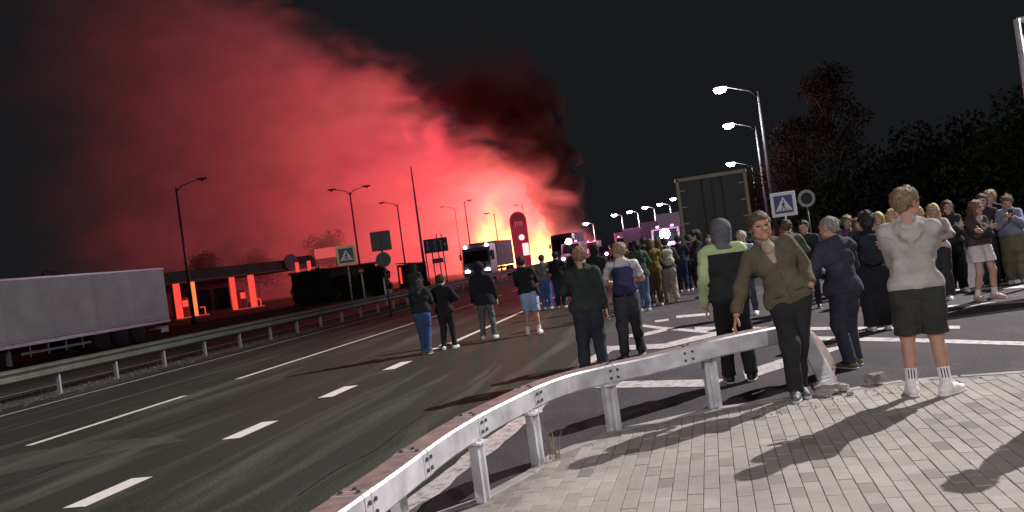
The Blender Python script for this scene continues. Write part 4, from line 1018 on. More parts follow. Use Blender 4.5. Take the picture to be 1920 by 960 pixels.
def person(label, at, H, face, top, bottom, hair, shoes, feet=((-.1, 0), (.1, 0)), lean=(0, 0), handL='side', handR='side', head=(0, 0), res=.016, skin=None, female=False, toe=.18, z0=0.0, hips=None,
           bulkbody=1.0, knee=(0, 1, 0), seat=None, extra=None, hand_curl=.45, feet_rot=None, group='people watching the fire'):
    """local frame: +y the way the hips face, +x the person's right, origin between the feet; at = ground point; face = heading in degrees anticlockwise from straight ahead"""
    sk = skin or SKIN_P; S = H / 1.75; sd = len(PEOPLE) * 7 + 3
    gx, gy = at[0], at[1]
    hw = .085 if not female else .09; shw = .178 if not female else .155
    fl, fr_ = V3(feet[0][0], feet[0][1], .085), V3(feet[1][0], feet[1][1], .085)
    pc = V3((fl[0] + fr_[0]) / 2, (fl[1] + fr_[1]) / 2, .925) if hips is None else V3(*hips)
    if hips is None:
        for f_, sx in ((fl, -1), (fr_, 1)):
            hz = pc + V3(sx * hw, 0, 0); dd = math.hypot(hz[0] - f_[0], hz[1] - f_[1]); mx = math.sqrt(max(.84 ** 2 - dd * dd, .2)) + .085
            pc[2] = min(pc[2], mx)
    tors = V3(lean[0], lean[1], math.sqrt(max(.5 ** 2 - lean[0] ** 2 - lean[1] ** 2, .05))); tu = tors / np.linalg.norm(tors)
    tr = V3(1, 0, 0) - tu * tu[0]; tr /= np.linalg.norm(tr); tf = np.cross(tu, tr)        # torso up, right, forward
    T = lambda x, y, z: pc + tr * x + tf * y + tu * z
    nb = T(0, -.012, .50); hp = nb + tu * .055 + tf * .018
    Rh = rotz(head[0]) @ rotx(head[1]); hu = tu * .35 + V3(0, 0, .65); hu /= np.linalg.norm(hu); hr_ = tr - hu * (tr @ hu); hr_ /= np.linalg.norm(hr_); R0 = np.stack([hr_, np.cross(hu, hr_), hu], 1) @ Rh
    HS = 1.07; hc = hp + R0 @ V3(0, .012, .108)
    Hd = lambda x, y, z: hc + R0 @ V3(x * HS, y * HS, z * HS)
    shL, shR = T(-shw, -.01, .445), T(shw, -.01, .445)
    def arm(sh, spec, sx):
        pole = tf * -.75 + tr * sx * .5 - tu * .1
        if spec == 'side': t = sh + tr * sx * .075 - tu * .53 + tf * .035; n = -tr * sx; pole = -tf + tr * sx * .3
        elif spec == 'pocket': t = T(sx * .2, .10, .02); n = -tr * sx; pole = -tf * .95 + tr * sx * .3
        elif spec == 'phone': t = T(sx * .06, .31, .36); n = -tr * sx; pole = -tu + tr * sx * .5
        elif spec == 'face': t = T(sx * .07, .19, .53); n = -tf; pole = -tu + tr * sx * .6
        elif spec == 'cross': t = T(-sx * .10, .185, .27 + .02 * sx); n = -tf; pole = -tu + tr * sx * .9
        elif spec == 'belly': t = T(sx * .05, .22, .16); n = -tf; pole = -tu * .5 + tr * sx
        elif spec == 'hip': t = T(sx * .2, .02, .08); n = -tr * sx; pole = tr * sx - tf * .5
        elif spec == 'back': t = T(sx * .02, -.2, .06); n = -tf; pole = tr * sx - tf * .4
        else: t = V3(*spec[:3]); n = V3(*spec[3:6]) if len(spec) >= 6 else -tr * sx; pole = V3(*spec[6:9]) if len(spec) >= 9 else pole
        e, wq = ik(sh, t, .285, .255, pole)
        return sh, e, wq, n
    aL, aR = arm(shL, handL, -1), arm(shR, handR, 1)
    hL, hR = pc + tr * -hw - V3(0, 0, .01), pc + tr * hw - V3(0, 0, .01)
    kl = knee if isinstance(knee[0], (tuple, list)) else (knee, knee)
    kL, fl = ik(hL, fl, .425, .42, kl[0]); kR, fr_ = ik(hR, fr_, .425, .42, kl[1])
    r_ = bulkbody
    def torso(b, shoulder=True):
        b = b * .8
        q = [Prim(T(-.07, 0, .0), T(.07, 0, .0), .112 * r_ + b, .112 * r_ + b, .72, tf), Prim(T(-.052, 0, .15), T(.052, 0, .15), .094 * r_ + b, .094 * r_ + b, .78, tf),
             Prim(T(-.07, 0, .31), T(.07, 0, .31), .098 * r_ + b, .098 * r_ + b, .8, tf), Prim(T(-shw * .80, -.015, .425), T(shw * .80, -.015, .425), .056 + b, .056 + b, .85, tf), Prim(T(-shw * .72, -.015, .44), T(-.03, -.015, .49), .045 + b, .05 + b, .85, tf), Prim(T(shw * .72, -.015, .44), T(.03, -.015, .49), .045 + b, .05 + b, .85, tf)]
        q.append(Prim(T(0, 0, .05), T(0, -.01, .40), .10 * r_ + b, .10 * r_ + b, .78, tf))
        if female and shoulder: q += [Prim(T(sx * .075, .06, .32), T(sx * .07, .085, .31), .055 + b * .8, .05 + b * .8) for sx in (-1, 1)]
        return q
    def arm_p(a, b, upto=1.0, cutend=True):
        sh, e, wq, n = a; q = [Prim(sh, e, .05 + b, .042 + b)]
        if upto <= .5:
            pt = sh + (e - sh) * upto * 2; d = (e - sh) / np.linalg.norm(e - sh); return [Prim(sh, e, .058 + b * 1.2, .05 + b * 1.2, cut=[(pt, d)])]
        pt = e + (wq - e) * (upto - .5) * 2; d = (wq - e) / np.linalg.norm(wq - e)
        q.append(Prim(e, e + (wq - e), .044 + b, .030 + b * .9, cut=[(pt, d)] if cutend else ()))
        return q
    def leg_p(h_, k_, f_, b0, b1, b2, cut=()):
        return [Prim(h_, k_, .088 + b0, .06 + b1, cut=cut), Prim(k_, f_, .058 + b1, .04 + b2, cut=cut)]
    # --- body
    prm = torso(0) + [Prim(nb - tu * .03, hp, .054, .052), Prim(hp, Hd(0, -.005, -.03), .052, .052)]
    for a in (aL, aR): prm += arm_p(a, 0, 1.0, False)
    for h_, k_, f_ in ((hL, kL, fl), (hR, kR, fr_)):
        cf = k_ + (f_ - k_) * .3; bk = -tf * .018
        prm += leg_p(h_, k_, f_, 0, 0, 0) + [Prim(cf + bk, k_ + (f_ - k_) * .55 + bk * .6, .047, .036)]
        prm += [Prim(f_, f_ - V3(0, 0, .04), .038, .036)]
    bres = max(res * 1.25, .014) if bottom.get('bare') is None else res
    V, Fq = sdf_mesh(prm, bres, .03)
    VS, FS, MI = [V], [Fq], [np.zeros(len(Fq), int)]
    hs = .92 if female else 1.0
    hres = max(res * .6, .0075)
    hd = [Prim(Hd(0, -.022, .03), Hd(0, .012, .028), .083 * hs, .08 * hs), Prim(Hd(0, .015, .0), Hd(0, .03, -.05), .072 * hs, .052 * hs), Prim(Hd(0, .04, -.06), Hd(0, .068, -.092), .046 * hs, .028 * hs),
          Prim(Hd(-.03, .03, -.06), Hd(.03, .03, -.06), .042 * hs, .042 * hs), Prim(Hd(0, .094, .012), Hd(0, .114, -.026), .009, .0135), Prim(Hd(-.012, .1, -.03), Hd(.012, .1, -.03), .009, .009),
          Prim(Hd(-.04, .078, .03), Hd(.04, .078, .03), .014, .014), Prim(Hd(-.02, .085, -.058), Hd(.02, .085, -.058), .0105, .0105), Prim(Hd(-.045, .055, -.015), Hd(-.03, .07, -.03), .022, .018), Prim(Hd(.045, .055, -.015), Hd(.03, .07, -.03), .022, .018),
          Prim(hp - tu * .02, Hd(0, -.01, -.06), .0535, .056)]
    for sx in (-1, 1): hd.append(Prim(Hd(sx * .08, -.012, .015), Hd(sx * .081, -.006, -.028), .017, .011, .5, R0 @ V3(1, 0, 0)))
    for q in hd[:-3]: q.ra *= HS; q.rb *= HS
    v2, f2 = sdf_mesh(hd, hres, .022, sub=[(Prim(Hd(sx * .033, .103, .006), Hd(sx * .036, .103, .006), .013, .013), .015) for sx in (-1, 1)])
    lc = (v2[f2].mean(1) - hc) @ R0 / HS
    mi = np.zeros(len(f2), int)
    mi[(np.abs(lc[:, 0]) < .024) & (lc[:, 1] > .082) & (np.abs(lc[:, 2] + .058) < .0075)] = 1
    mi[(np.abs(np.abs(lc[:, 0]) - .034) < .014) & (lc[:, 1] > .06) & (np.abs(lc[:, 2] - .004) < .0062)] = 2
    VS.append(v2); FS.append(f2); MI.append(mi)
    for a, sx, spec in ((aL, -1, handL), (aR, 1, handR)):
        if spec == 'pocket': continue
        sh, e, wq, n = a; dirn = (wq - e) / np.linalg.norm(wq - e)
        hp_ = hand_prims(wq, dirn, n, -sx if False else sx, hand_curl)
        v3, f3 = sdf_mesh(hp_, max(res * .42, .0055), .008, pad=.012)
        VS.append(v3); FS.append(f3); MI.append(np.zeros(len(f3), int))
    off = 0; FF = []
    for v_, f_ in zip(VS, FS): FF.append(f_ + off); off += len(v_)
    ob = mesh('person', np.concatenate(VS) * S, np.concatenate(FF), sk, None, True)
    ob.data.materials.append(LIP); ob.data.materials.append(EYE); ob.data.polygons.foreach_set('material_index', np.concatenate(MI).astype(np.int32))
    ob.location = (gx, gy, z0); ob.rotation_euler = (0, 0, math.radians(face)); tag(ob, label, 'person', group); PEOPLE.append(ob)
    def part(name, vf, m): return mesh(name, vf[0] * S, vf[1], m, ob, True)
    # --- upper garment
    b = top.get('bulk', .018); hem = top.get('hem', -.05); sl = top.get('sleeve', .97)
    hsub = ()
    cuts = [(T(0, 0, hem), -tu), (T(0, .03, .535), tu + tf * .35)]
    tp_ = torso(b)
    if top.get('band', True): tp_ += [Prim(T(-.075, 0, hem + .05), T(.075, 0, hem + .05), .112 * r_ + b * 1.25, .112 * r_ + b * 1.25, .74, tf)]
    if hem < -.12:
        tp_ += [Prim(T(-.06, 0, -.02), T(-.075, 0, hem - .02), .115 + b, .115 + b * 1.6, .8, tf), Prim(T(.06, 0, -.02), T(.075, 0, hem - .02), .115 + b, .115 + b * 1.6, .8, tf)]
    for a in (aL, aR): tp_ += arm_p(a, b * .75, sl)
    tp_ += [Prim(nb - tu * .05, nb + tu * .045, .06 + b * .4, .057 + b * .4)]
    if top.get('hood') == 'down':
        tp_ += [Prim(T(-.075, -.075, .455), T(.075, -.075, .455), .047, .047, .8, tf), Prim(T(-.085, -.02, .50), T(-.04, -.10, .475), .034, .04), Prim(T(.085, -.02, .50), T(.04, -.10, .475), .034, .04), Prim(T(-.035, -.115, .41), T(.035, -.115, .41), .042, .042, .6, tf), Prim(T(0, -.115, .39), T(0, -.105, .335), .04, .02, .6, tf), Prim(T(-.085, -.02, .50), T(-.055, .055, .475), .032, .02), Prim(T(.085, -.02, .50), T(.055, .055, .475), .032, .02)]
        hsub = [(Prim(T(-.02, -.075, .56), T(.02, -.085, .50), .055, .03), .02)]
        cuts[1] = (T(0, .0, .575), tu)
    gm = part(top.get('name', 'jacket'), sdf_mesh(tp_, res, .028, sub=hsub, cuts=cuts, disp=folds(sd, top.get('amp', .0045), top.get('fz', 22))), cloth(top['col']))
    def patch(name, x0, x1, za, zb, side, grow, m_, fold=True):
        """a sewn-on piece that follows the garment's surface: za..zb up the torso, side +1 front, -1 back"""
        c_ = [(T(x1, 0, 0), tr), (T(x0, 0, 0), -tr), (T(0, 0, zb), tu), (T(0, 0, za), -tu), (T(0, .03 * side, 0), -tf * side)]
        for q_ in tp_: q_.ra += grow; q_.rb += grow
        vf = sdf_mesh([q_ for q_ in tp_ if not q_.cut], max(res * .8, .009), .028, cuts=c_, disp=folds(sd, top.get('amp', .0045), top.get('fz', 22)) if fold else None)
        for q_ in tp_: q_.ra -= grow; q_.rb -= grow
        if len(vf[1]): mesh(name, vf[0] * S, vf[1], m_, gm, True)
    dk_ = cloth(tuple(c * .55 for c in top['col']))
    if top.get('rib'):
        lt_ = cloth(tuple(c * .88 for c in top['col']))
        patch('waistband', -.4, .4, hem - .002, hem + .055, 1, .003, lt_); patch('waistband', -.4, .4, hem - .002, hem + .055, -1, .003, lt_)
    if top.get('zip'): patch('zip', -.007, .007, hem + .01, .36, 1, .004, dk_)
    if top.get('pockets'):
        for sx in (-1, 1): patch('pocket', sx * .10 - .045, sx * .10 + .045, hem + .08, hem + .10, 1, .005, dk_)
    if top.get('seam'): patch('yoke_seam', -.3, .3, .335, .342, -1, .002, dk_); patch('hem_seam', -.3, .3, hem + .035, hem + .041, -1, .002, dk_)
    if top.get('hood') == 'up':
        part('hood', sdf_mesh([Prim(Hd(0, -.03, .045), Hd(0, .02, .04), .113, .107), Prim(Hd(0, -.02, -.03), hp - tu * .05, .1, .1), Prim(T(-.06, -.05, .48), T(.06, -.05, .48), .06, .06)], res * .8, .04, cuts=[(Hd(0, .06, 0), R0 @ V3(0, 1, -.15)), (T(0, 0, .49), -tu)], disp=folds(sd + 5, .003)), cloth(top.get('hoodcol', top['col'])))
    if top.get('collar'):
        part('collar', sdf_mesh([Prim(T(-.07, -.03, .515), T(0, -.065, .53), .03, .032), Prim(T(.07, -.03, .515), T(0, -.065, .53), .03, .032), Prim(T(-.07, -.03, .515), T(-.045, .06, .47), .03, .02), Prim(T(.07, -.03, .515), T(.045, .06, .47), .03, .02)], res * .7, .02), cloth(tuple(c * .85 for c in top['col'])))
    if top.get('shirt'):
        part('shirt', sdf_mesh([Prim(T(0, .072, .47), T(0, .092, .34), .055, .03, .5, tf), Prim(T(0, .05, .50), T(0, .075, .46), .05, .055)], res * .7, .02), cloth(top['shirt']))
    if top.get('yoke'):     # coloured shoulder band and sleeve stripe
        yk, yc = top['yoke'], cloth(top['yoke'], .6)
        q = [Prim(T(-shw * .82, -.02, .462), T(shw * .82, -.02, .462), .062 + b + .006, .062 + b + .006, .92, tf)]
        part('shoulder_band', sdf_mesh(q, res, .02, cuts=[(T(0, 0, .445), -tu), (T(0, -.015, 0), tf)], disp=folds(sd, .003)), yc)
        for a, sx in ((aL, -1),):
            sh, e, wq, n = a; o_ = (tr * sx * .7 - tf * .7) * .022
            part('sleeve_stripe', sdf_mesh([Prim(sh + o_ + tu * .01, e + o_, .056 + b * .75, .045 + b * .75), Prim(e + o_, e + (wq - e) * .93 + o_, .045 + b * .75, .034 + b * .7)], res, .02, cuts=[(sh + o_ * 2.4, -(tr * sx * .7 - tf * .7))], disp=folds(sd, .003)), yc)
    # --- lower garment
    bk = bottom.get('bulk', .014); wz = bottom.get('waist', .05); kind = bottom.get('kind', 'trousers')
    if kind == 'skirt':
        q = [Prim(T(-.06, 0, .0), T(.06, 0, .0), .118 + bk, .118 + bk, .8, tf), Prim(pc + V3(-.06, 0, -.2), pc + V3(.06, 0, -.2), .16, .16, .85, tf)]
        part('skirt', sdf_mesh(q, res, .08, cuts=[(T(0, 0, wz), tu), (pc + V3(0, 0, bottom.get('to', -.26)), V3(0, 0, -1))], disp=folds(sd + 2, .004, 8)), cloth(bottom['col']))
    else:
        q = torso(min(bk, b * .45), False)[:2]
        zt = bottom.get('to', .075)
        for h_ in (hL, hR): q += [Prim(h_, h_ - tu * .06, .097, .097)]
        for h_, k_, f_ in ((hL, kL, fl), (hR, kR, fr_)): q += leg_p(h_ - tu * .05, k_, f_, bk * 1.1, bk * bottom.get('flare', 1.3), bk * bottom.get('flare', 1.3) * bottom.get('ankle', 1.0)); q += [Prim(f_, f_ - (k_ - f_) * .1, .04 + bk * bottom.get('flare', 1.3), .045 + bk * bottom.get('flare', 1.3))] if zt < .1 else []
        part('trousers' if zt < .3 else 'shorts', sdf_mesh(q, res, .03, cuts=[(T(0, 0, wz), tu), (V3(0, 0, zt), V3(0, 0, -1))], disp=folds(sd + 2, bottom.get('amp', .0045), 17)), cloth(bottom['col']))
        if bottom.get('stripe'):
            for h_, k_, f_, sx in ((hL, kL, fl, -1), (hR, kR, fr_, 1)):
                o_ = V3(sx * .02, 0, 0); q = leg_p(h_ + o_, k_ + o_, f_ + o_, bk * 1.1, bk * 1.3, bk * 1.3)
                part('side_stripe', sdf_mesh(q, res, .02, cuts=[(T(0, 0, wz - .03), tu), (V3(0, 0, zt), V3(0, 0, -1)), (k_ + V3(0, .022, 0), V3(0, 1, 0)), (k_ - V3(0, .022, 0), V3(0, -1, 0)), (k_, V3(-sx, 0, 0))]), cloth(bottom['stripe']))
    # --- shoes and socks
    for k_, f_, sx in ((kL, fl, -1), (kR, fr_, 1)):
        an = -sx * toe if feet_rot is None else feet_rot[0 if sx < 0 else 1]
        d = V3(-math.sin(-an) * 0 + math.sin(-an), math.cos(an), 0); g0 = V3(f_[0], f_[1], f_[2] - .085)
        q = [Prim(g0 - d * .045 + V3(0, 0, .045), g0 + d * .09 + V3(0, 0, .042), .044, .047), Prim(g0 + d * .09 + V3(0, 0, .035), g0 + d * .175 + V3(0, 0, .03), .046, .033, .95, V3(0, 0, 1)), Prim(g0 - d * .01 + V3(0, 0, .06), g0 - d * .005 + V3(0, 0, .10), .05, .05)]
        o = part('shoe', sdf_mesh(q, max(res * .75, .009), .02, cuts=[(g0 + V3(0, 0, .002), V3(0, 0, -1)), (g0 + V3(0, 0, .115), V3(0, 0, 1))]), shoes)
        if shoes is not SHOE_W or True:
            q = [Prim(g0 - d * .045 + V3(0, 0, .012), g0 + d * .09 + V3(0, 0, .012), .046, .05), Prim(g0 + d * .09 + V3(0, 0, .012), g0 + d * .18 + V3(0, 0, .012), .05, .036)]
            so = sdf_mesh(q, max(res * .75, .009), .01, cuts=[(g0 + V3(0, 0, .001), V3(0, 0, -1)), (g0 + V3(0, 0, .022), V3(0, 0, 1))])
            mesh('sole', so[0] * S, so[1], extra.get('sole', mat('pale_sole', (.5, .49, .46), .7)) if extra else mat('pale_sole', (.5, .49, .46), .7), o, True)
        if extra and extra.get('socks'):
            u = (k_ - f_); Lk = np.linalg.norm(u); u = u / Lk; top_ = f_ + u * extra['socks']
            sk_ = part('sock', sdf_mesh([Prim(f_ - u * .02, top_, .0445, .047)], .009, .01, cuts=[(top_, u)]), SHOE_W)
            if extra.get('stripes'):
                for w_ in (0, 1, 2):
                    mid = top_ - u * (.04) ; 
                    dd = V3(-.5 + .5 * w_, -1, 0); dd /= np.linalg.norm(dd)
                    a_ = top_ - u * .012 + dd * .0455; b_ = top_ - u * .085 + dd * .0435
                    v4, f4 = sdf_mesh([Prim(a_, b_, .0055, .0055)], .0032, .01, pad=.008); mesh('stripe', v4 * S, f4, SIGN_K, sk_, True)
    # --- hair
    def HQ(q):
        for e_ in q: e_.ra *= HS; e_.rb *= HS
        return q
    hk = hair.get('kind', 'short'); hcol = mat('hair_%02x%02x%02x' % tuple(int(255 * c) for c in hair['col']), hair['col'], .7, var=.35, vscale=40, bump=.6, bscale=150) if hk != 'none' else None
    base = [Prim(Hd(0, -.026, .034), Hd(0, .008, .034), .090 * hs, .086 * hs)]
    if hk in ('short', 'crop', 'thin'):
        tck = {'short': .004, 'crop': -.002, 'thin': -.004}[hk]
        q = [Prim(Hd(0, -.026, .034), Hd(0, .010, .036 + tck), .090 * hs + tck, .085 * hs + tck)]
        if hk == 'short': q += [Prim(Hd(0, .03, .09), Hd(0, .065, .075), .045, .03)]
        q += [Prim(Hd(0, -.06, .0), Hd(0, -.055, -.05), .052, .045)]
        cz = {'short': (.055, .018), 'crop': (.045, .022), 'thin': (.02, .02)}[hk]
        part('hair', sdf_mesh(HQ(q), hres, .02, cuts=[(Hd(0, cz[0], cz[1]), R0 @ V3(0, .72, -.7)), (Hd(0, 0, -.06), R0 @ V3(0, 0, -1))], disp=lumps(sd, .0016, 90)), hcol)
    elif hk in ('long', 'bun', 'pony', 'curly'):
        q = [Prim(Hd(0, -.028, .036), Hd(0, .008, .038), .093 * hs, .09 * hs), Prim(Hd(0, -.06, .0), Hd(0, -.06, -.06), .062, .05)]
        if hk == 'long':
            q += [Prim(Hd(sx * .06, -.02, .0), Hd(sx * .075, .0 + .03 * sx, -.14), .036, .034) for sx in (-1, 1)] + [Prim(Hd(sx * .075, .0 + .03 * sx, -.14), Hd(sx * .085, .045, hair.get('len', -.28)), .034, .02) for sx in (-1, 1)] + [Prim(Hd(0, -.06, -.05), Hd(0, -.085, -.22), .06, .05)]
        if hk == 'bun': q += [Prim(Hd(0, -.105, .075), Hd(0, -.12, .085), .045, .04)]
        if hk == 'pony': q += [Prim(Hd(0, -.1, .06), Hd(0, -.15, .0), .03, .034), Prim(Hd(0, -.15, .0), Hd(.02, -.14, -.18), .034, .015)]
        if hk == 'curly': q += [Prim(Hd(0, -.035, .06), Hd(0, .0, .065), .105, .095), Prim(Hd(sx_ := 0, -.08, -.02), Hd(0, -.07, -.06), .07, .06)]
        part('hair', sdf_mesh(HQ(q), hres, .03, sub=[(Prim(Hd(0, .135, -.015), Hd(0, .105, -.06), .085 * HS, .07 * HS), .02)], cuts=[(Hd(0, .075, .0), R0 @ V3(0, 1, -.35))], disp=lumps(sd, .003 if hk != 'curly' else .006, 70 if hk != 'curly' else 60)), hcol)
    if hk != 'none':        # loose strands that break the outline
        hob = [c_ for c_ in ob.children if c_.name.startswith('hair')][0]; me_ = hob.data; nf = len(me_.polygons)
        rs = np.random.default_rng(sd); cnt_ = int((900 if hk == 'short' else 1100) * (.0115 / res) ** 1.5) if hk not in ('crop', 'thin') else 250
        cc = np.zeros(nf * 3); me_.polygons.foreach_get('center', cc); cc = cc.reshape(-1, 3); nn_ = np.zeros(nf * 3); me_.polygons.foreach_get('normal', nn_); nn_ = nn_.reshape(-1, 3)
        pk = rs.integers(0, nf, cnt_); p_ = cc[pk]; nr_ = nn_[pk]
        bk_ = R0 @ V3(0, -.55, -.45) if hk != 'long' else V3(0, 0, -1.0)
        dd_ = bk_ + rs.normal(size=(cnt_, 3)) * .35 + nr_ * (.45 if hk != 'long' else .2); dd_ /= np.linalg.norm(dd_, axis=1)[:, None]
        ln_ = {'short': .013, 'crop': .008, 'thin': .012, 'long': .075, 'bun': .04, 'pony': .04, 'curly': .035}[hk] * rs.uniform(.5, 1.3, cnt_)[:, None]
        sd_ = np.cross(dd_, nr_); sd_ /= np.linalg.norm(sd_, axis=1)[:, None] + 1e-6; wd_ = max(.0022, res * .25)
        vv = np.stack([p_ - sd_ * wd_, p_ + sd_ * wd_, p_ + dd_ * ln_ + nr_ * .004], 1).reshape(-1, 3)
        tag(mesh('strands', vv, np.arange(3 * cnt_).reshape(-1, 3), hcol, hob), kind='stuff')
    if hk not in ('none',) and res < .013 and hcol:
        for sx in (-1, 1): part('eyebrow', sdf_mesh([Prim(Hd(sx * .018, .091, .028), Hd(sx * .048, .08, .03), .0045, .0035)], .003, .01, pad=.008), hcol)
    ob['_S'] = S
    return ob, dict(T=T, Hd=Hd, tr=tr, tf=tf, tu=tu, aL=aL, aR=aR, S=S, pc=pc, hL=hL, hR=hR)
def backpack(pi, col, label, size=1.0, dy=-.17, z=.27):
    """worn on the back; a thing of its own"""
    ob, d = pi; T, S = d['T'], d['S']; tf = d['tf']
    q = [Prim(T(-.09 * size, dy, z + .13), T(.09 * size, dy, z + .13), .075, .075, .8, tf), Prim(T(-.1 * size, dy - .01, z - .1), T(.1 * size, dy - .01, z - .1), .085, .085, .85, tf), Prim(T(0, dy, z + .1), T(0, dy - .01, z - .1), .12, .13, .62, tf)]
    v, f = sdf_mesh(q, .014, .05, disp=folds(77, .003))
    o = mesh('backpack', v * S, f, cloth(col), None, True); o.location = ob.location; o.rotation_euler = ob.rotation_euler; tag(o, label, 'backpack')
    v, f = sdf_mesh([Prim(T(-.07 * size, dy - .075, z - .13), T(.07 * size, dy - .075, z - .13), .05, .05, .5, tf), Prim(T(-.07 * size, dy - .075, z - .05), T(.07 * size, dy - .075, z - .05), .05, .05, .5, tf)], .012, .04)
    mesh('pocket', v * S, f, cloth(tuple(c * .8 for c in col)), o, True)
    for sx in (-1, 1):
        pts = [T(sx * .085, dy + .03, z + .17), T(sx * .1, -.02, .515 + .025), T(sx * .105, .1, .42), T(sx * .13, .07, .25), T(sx * .13, dy + .05, z - .12)]
        MB().tube([Vector(p * S) for p in pts], .016, 6).build('strap', cloth(tuple(c * .6 for c in col)), o, True)
    return o
def held(name, pi, which, dims, m, label, cat, off=(0, .03, .06), tilt=.3, screen=None):
    ob, d = pi; S = d['S']; a = d[which]; wq, e = a[2], a[1]; c = wq + (wq - e) / np.linalg.norm(wq - e) * .09 + d['tf'] * off[1] + d['tu'] * off[2] + d['tr'] * off[0]
    o = MB().box((0, 0, 0), dims, Matrix.Rotation(-tilt, 3, 'X'), .004).build(name, m)
    o.location = ob.matrix_basis @ Vector(c * S); o.rotation_euler = ob.rotation_euler; return tag(o, label, cat)
# ------------------------------------------------------------------ the crowd
BK = (.018, .019, .02); NAVY = (.028, .03, .055); GREYH = (.38, .36, .34); OLIVE = (.10, .088, .058); DKGREEN = (.028, .036, .032); JEAN = (.05, .08, .19); LTBLUE = (.30, .40, .62)
K_SHOE = mat('black_shoe', (.02, .02, .022), .5); B_SHOE = mat('brown_shoe', (.20, .15, .10), .6); G_SHOE = mat('grey_shoe', (.10, .11, .13), .6); P_SHOE = mat('pink_shoe', (.6, .38, .36), .6)
def J(col, **k): d = dict(col=col); d.update(k); return d
NEAR, MID, FAR = .0115, .0175, .025
# grey hooded man in shorts on the paving
a = G(1745, 741, PZ)
pm = person('man in grey hooded sweatshirt, dark shorts and white socks standing on the paving', (a.x, a.y), 1.79, -20, J(GREYH, name='sweatshirt', bulk=.024, hem=-.05, hood='down', amp=.0042, fz=15, rib=True), J((.035, .037, .033), to=.50, bulk=.034, flare=1.15, waist=-.03),
            J((.22, .155, .09), kind='short'), SHOE_W, feet=((-.125, .03), (.125, -.03)), handL='cross', handR='cross', head=(-.85, .0), res=.011, skin=SKIN, z0=PZ, extra=dict(socks=.15, stripes=True, sole=SHOE_W), feet_rot=(.1, -.75), lean=(.0, -.02), bulkbody=.96)
# leaning man
a = G(1492, 747, PZ)
pl_ = person('man in olive zip jacket and dark trousers leaning back on the barrier', (a.x, a.y), 1.80, 172, J(OLIVE, bulk=.026, hem=-.06, collar=True, shirt=(.33, .28, .21), amp=.0055, fz=17, zip=True, pockets=True, rib=True), J((.022, .022, .024), bulk=.018, waist=.12),
             J((.085, .065, .045), kind='short'), G_SHOE, feet=((-.06, -.12), (.0, .03)), lean=(.14, .0), handR=(.41, -.02, .78, -1, 0, 0, .9, -.4, .2), handL='pocket', head=(.10, .05), res=.011, skin=SKIN, z0=PZ, hips=(-.08, -.13, .90), bulkbody=1.08, hand_curl=.3)
# hi-vis person with hood
a = G(1391, 716)
person('hooded person in black with fluorescent yellow shoulder band behind the barrier', (a.x, a.y), 1.86, -12, J((.022, .024, .026), bulk=.03, hem=-.06, hood='up', hoodcol=(.11, .115, .13), yoke=(.42, .52, .26), amp=.005, seam=True), J((.017, .017, .021), bulk=.02), J(BK, kind='none'), K_SHOE, feet=((-.12, 0), (.11, .03)), handL='side', handR='belly', res=.0125)
# bald man in navy
a = G(1603, 688)
person('balding man in dark navy padded jacket walking away right of the barrier end', (a.x, a.y), 1.75, 18, J((.040, .042, .062), bulk=.036, hem=-.1, amp=.008, fz=24, collar=True, seam=True), J((.05, .052, .072), bulk=.022), J((.24, .22, .20), kind='thin'), B_SHOE, feet=((-.1, -.06), (.1, .08)), lean=(.0, .06), handL='belly', handR='belly', head=(.3, -.1), res=.0125, skin=SKIN, bulkbody=1.1)
# dark hoodie, reddish hair
a = G(1117, 700)
person('heavy built man with reddish fair hair in dark hooded top and dark jeans', (a.x, a.y), 1.79, -8, J(DKGREEN, bulk=.03, hem=-.08, hood='down', rib=True), J((.026, .03, .038), bulk=.024), J((.30, .17, .09), kind='short'), K_SHOE, feet=((-.13, 0), (.12, .02)), handL='belly', handR='side', head=(.1, -.12), res=.014, skin=SKIN, bulkbody=1.12)
# white shirt with navy pack
a = G(1188, 668)
p8 = person('man in white T-shirt and grey trousers with a navy drawstring bag on his back', (a.x, a.y), 1.78, -6, J((.55, .54, .57), name='shirt', bulk=.012, hem=-.03, sleeve=.36, band=False), J((.075, .075, .085), bulk=.022), J((.32, .24, .16), kind='crop'), K_SHOE, feet=((-.12, -.05), (.13, .06)), handL='belly', handR='belly', head=(.75, 0), res=.014, skin=SKIN, female=False)
ob, d = p8; T = d['T']
q = [Prim(T(-.11, -.13, .36), T(.11, -.13, .36), .05, .05, .7, d['tf']), Prim(T(-.12, -.14, .08), T(.12, -.14, .08), .06, .06, .7, d['tf']), Prim(T(-.06, -.135, .34), T(-.06, -.145, .1), .09, .1, .45, d['tf']), Prim(T(.06, -.135, .34), T(.06, -.145, .1), .09, .1, .45, d['tf'])]
v, f = sdf_mesh(q, .013, .04, disp=folds(5, .006, 6)); o = mesh('drawstring_bag', v * d['S'], f, cloth((.05, .048, .12)), None, True); o.location = ob.location; o.rotation_euler = ob.rotation_euler
tag(o, 'navy drawstring bag on the white shirted man\'s back', 'bag')
for sx in (-1, 1): MB().tube([Vector(p * d['S']) for p in (T(sx * .12, -.12, .4), T(sx * .09, -.02, .545), T(sx * .1, .1, .42), T(sx * .15, .03, .1), T(sx * .13, -.12, .05))], .007, 6).build('cord', cloth((.3, .12, .14)), o, True)
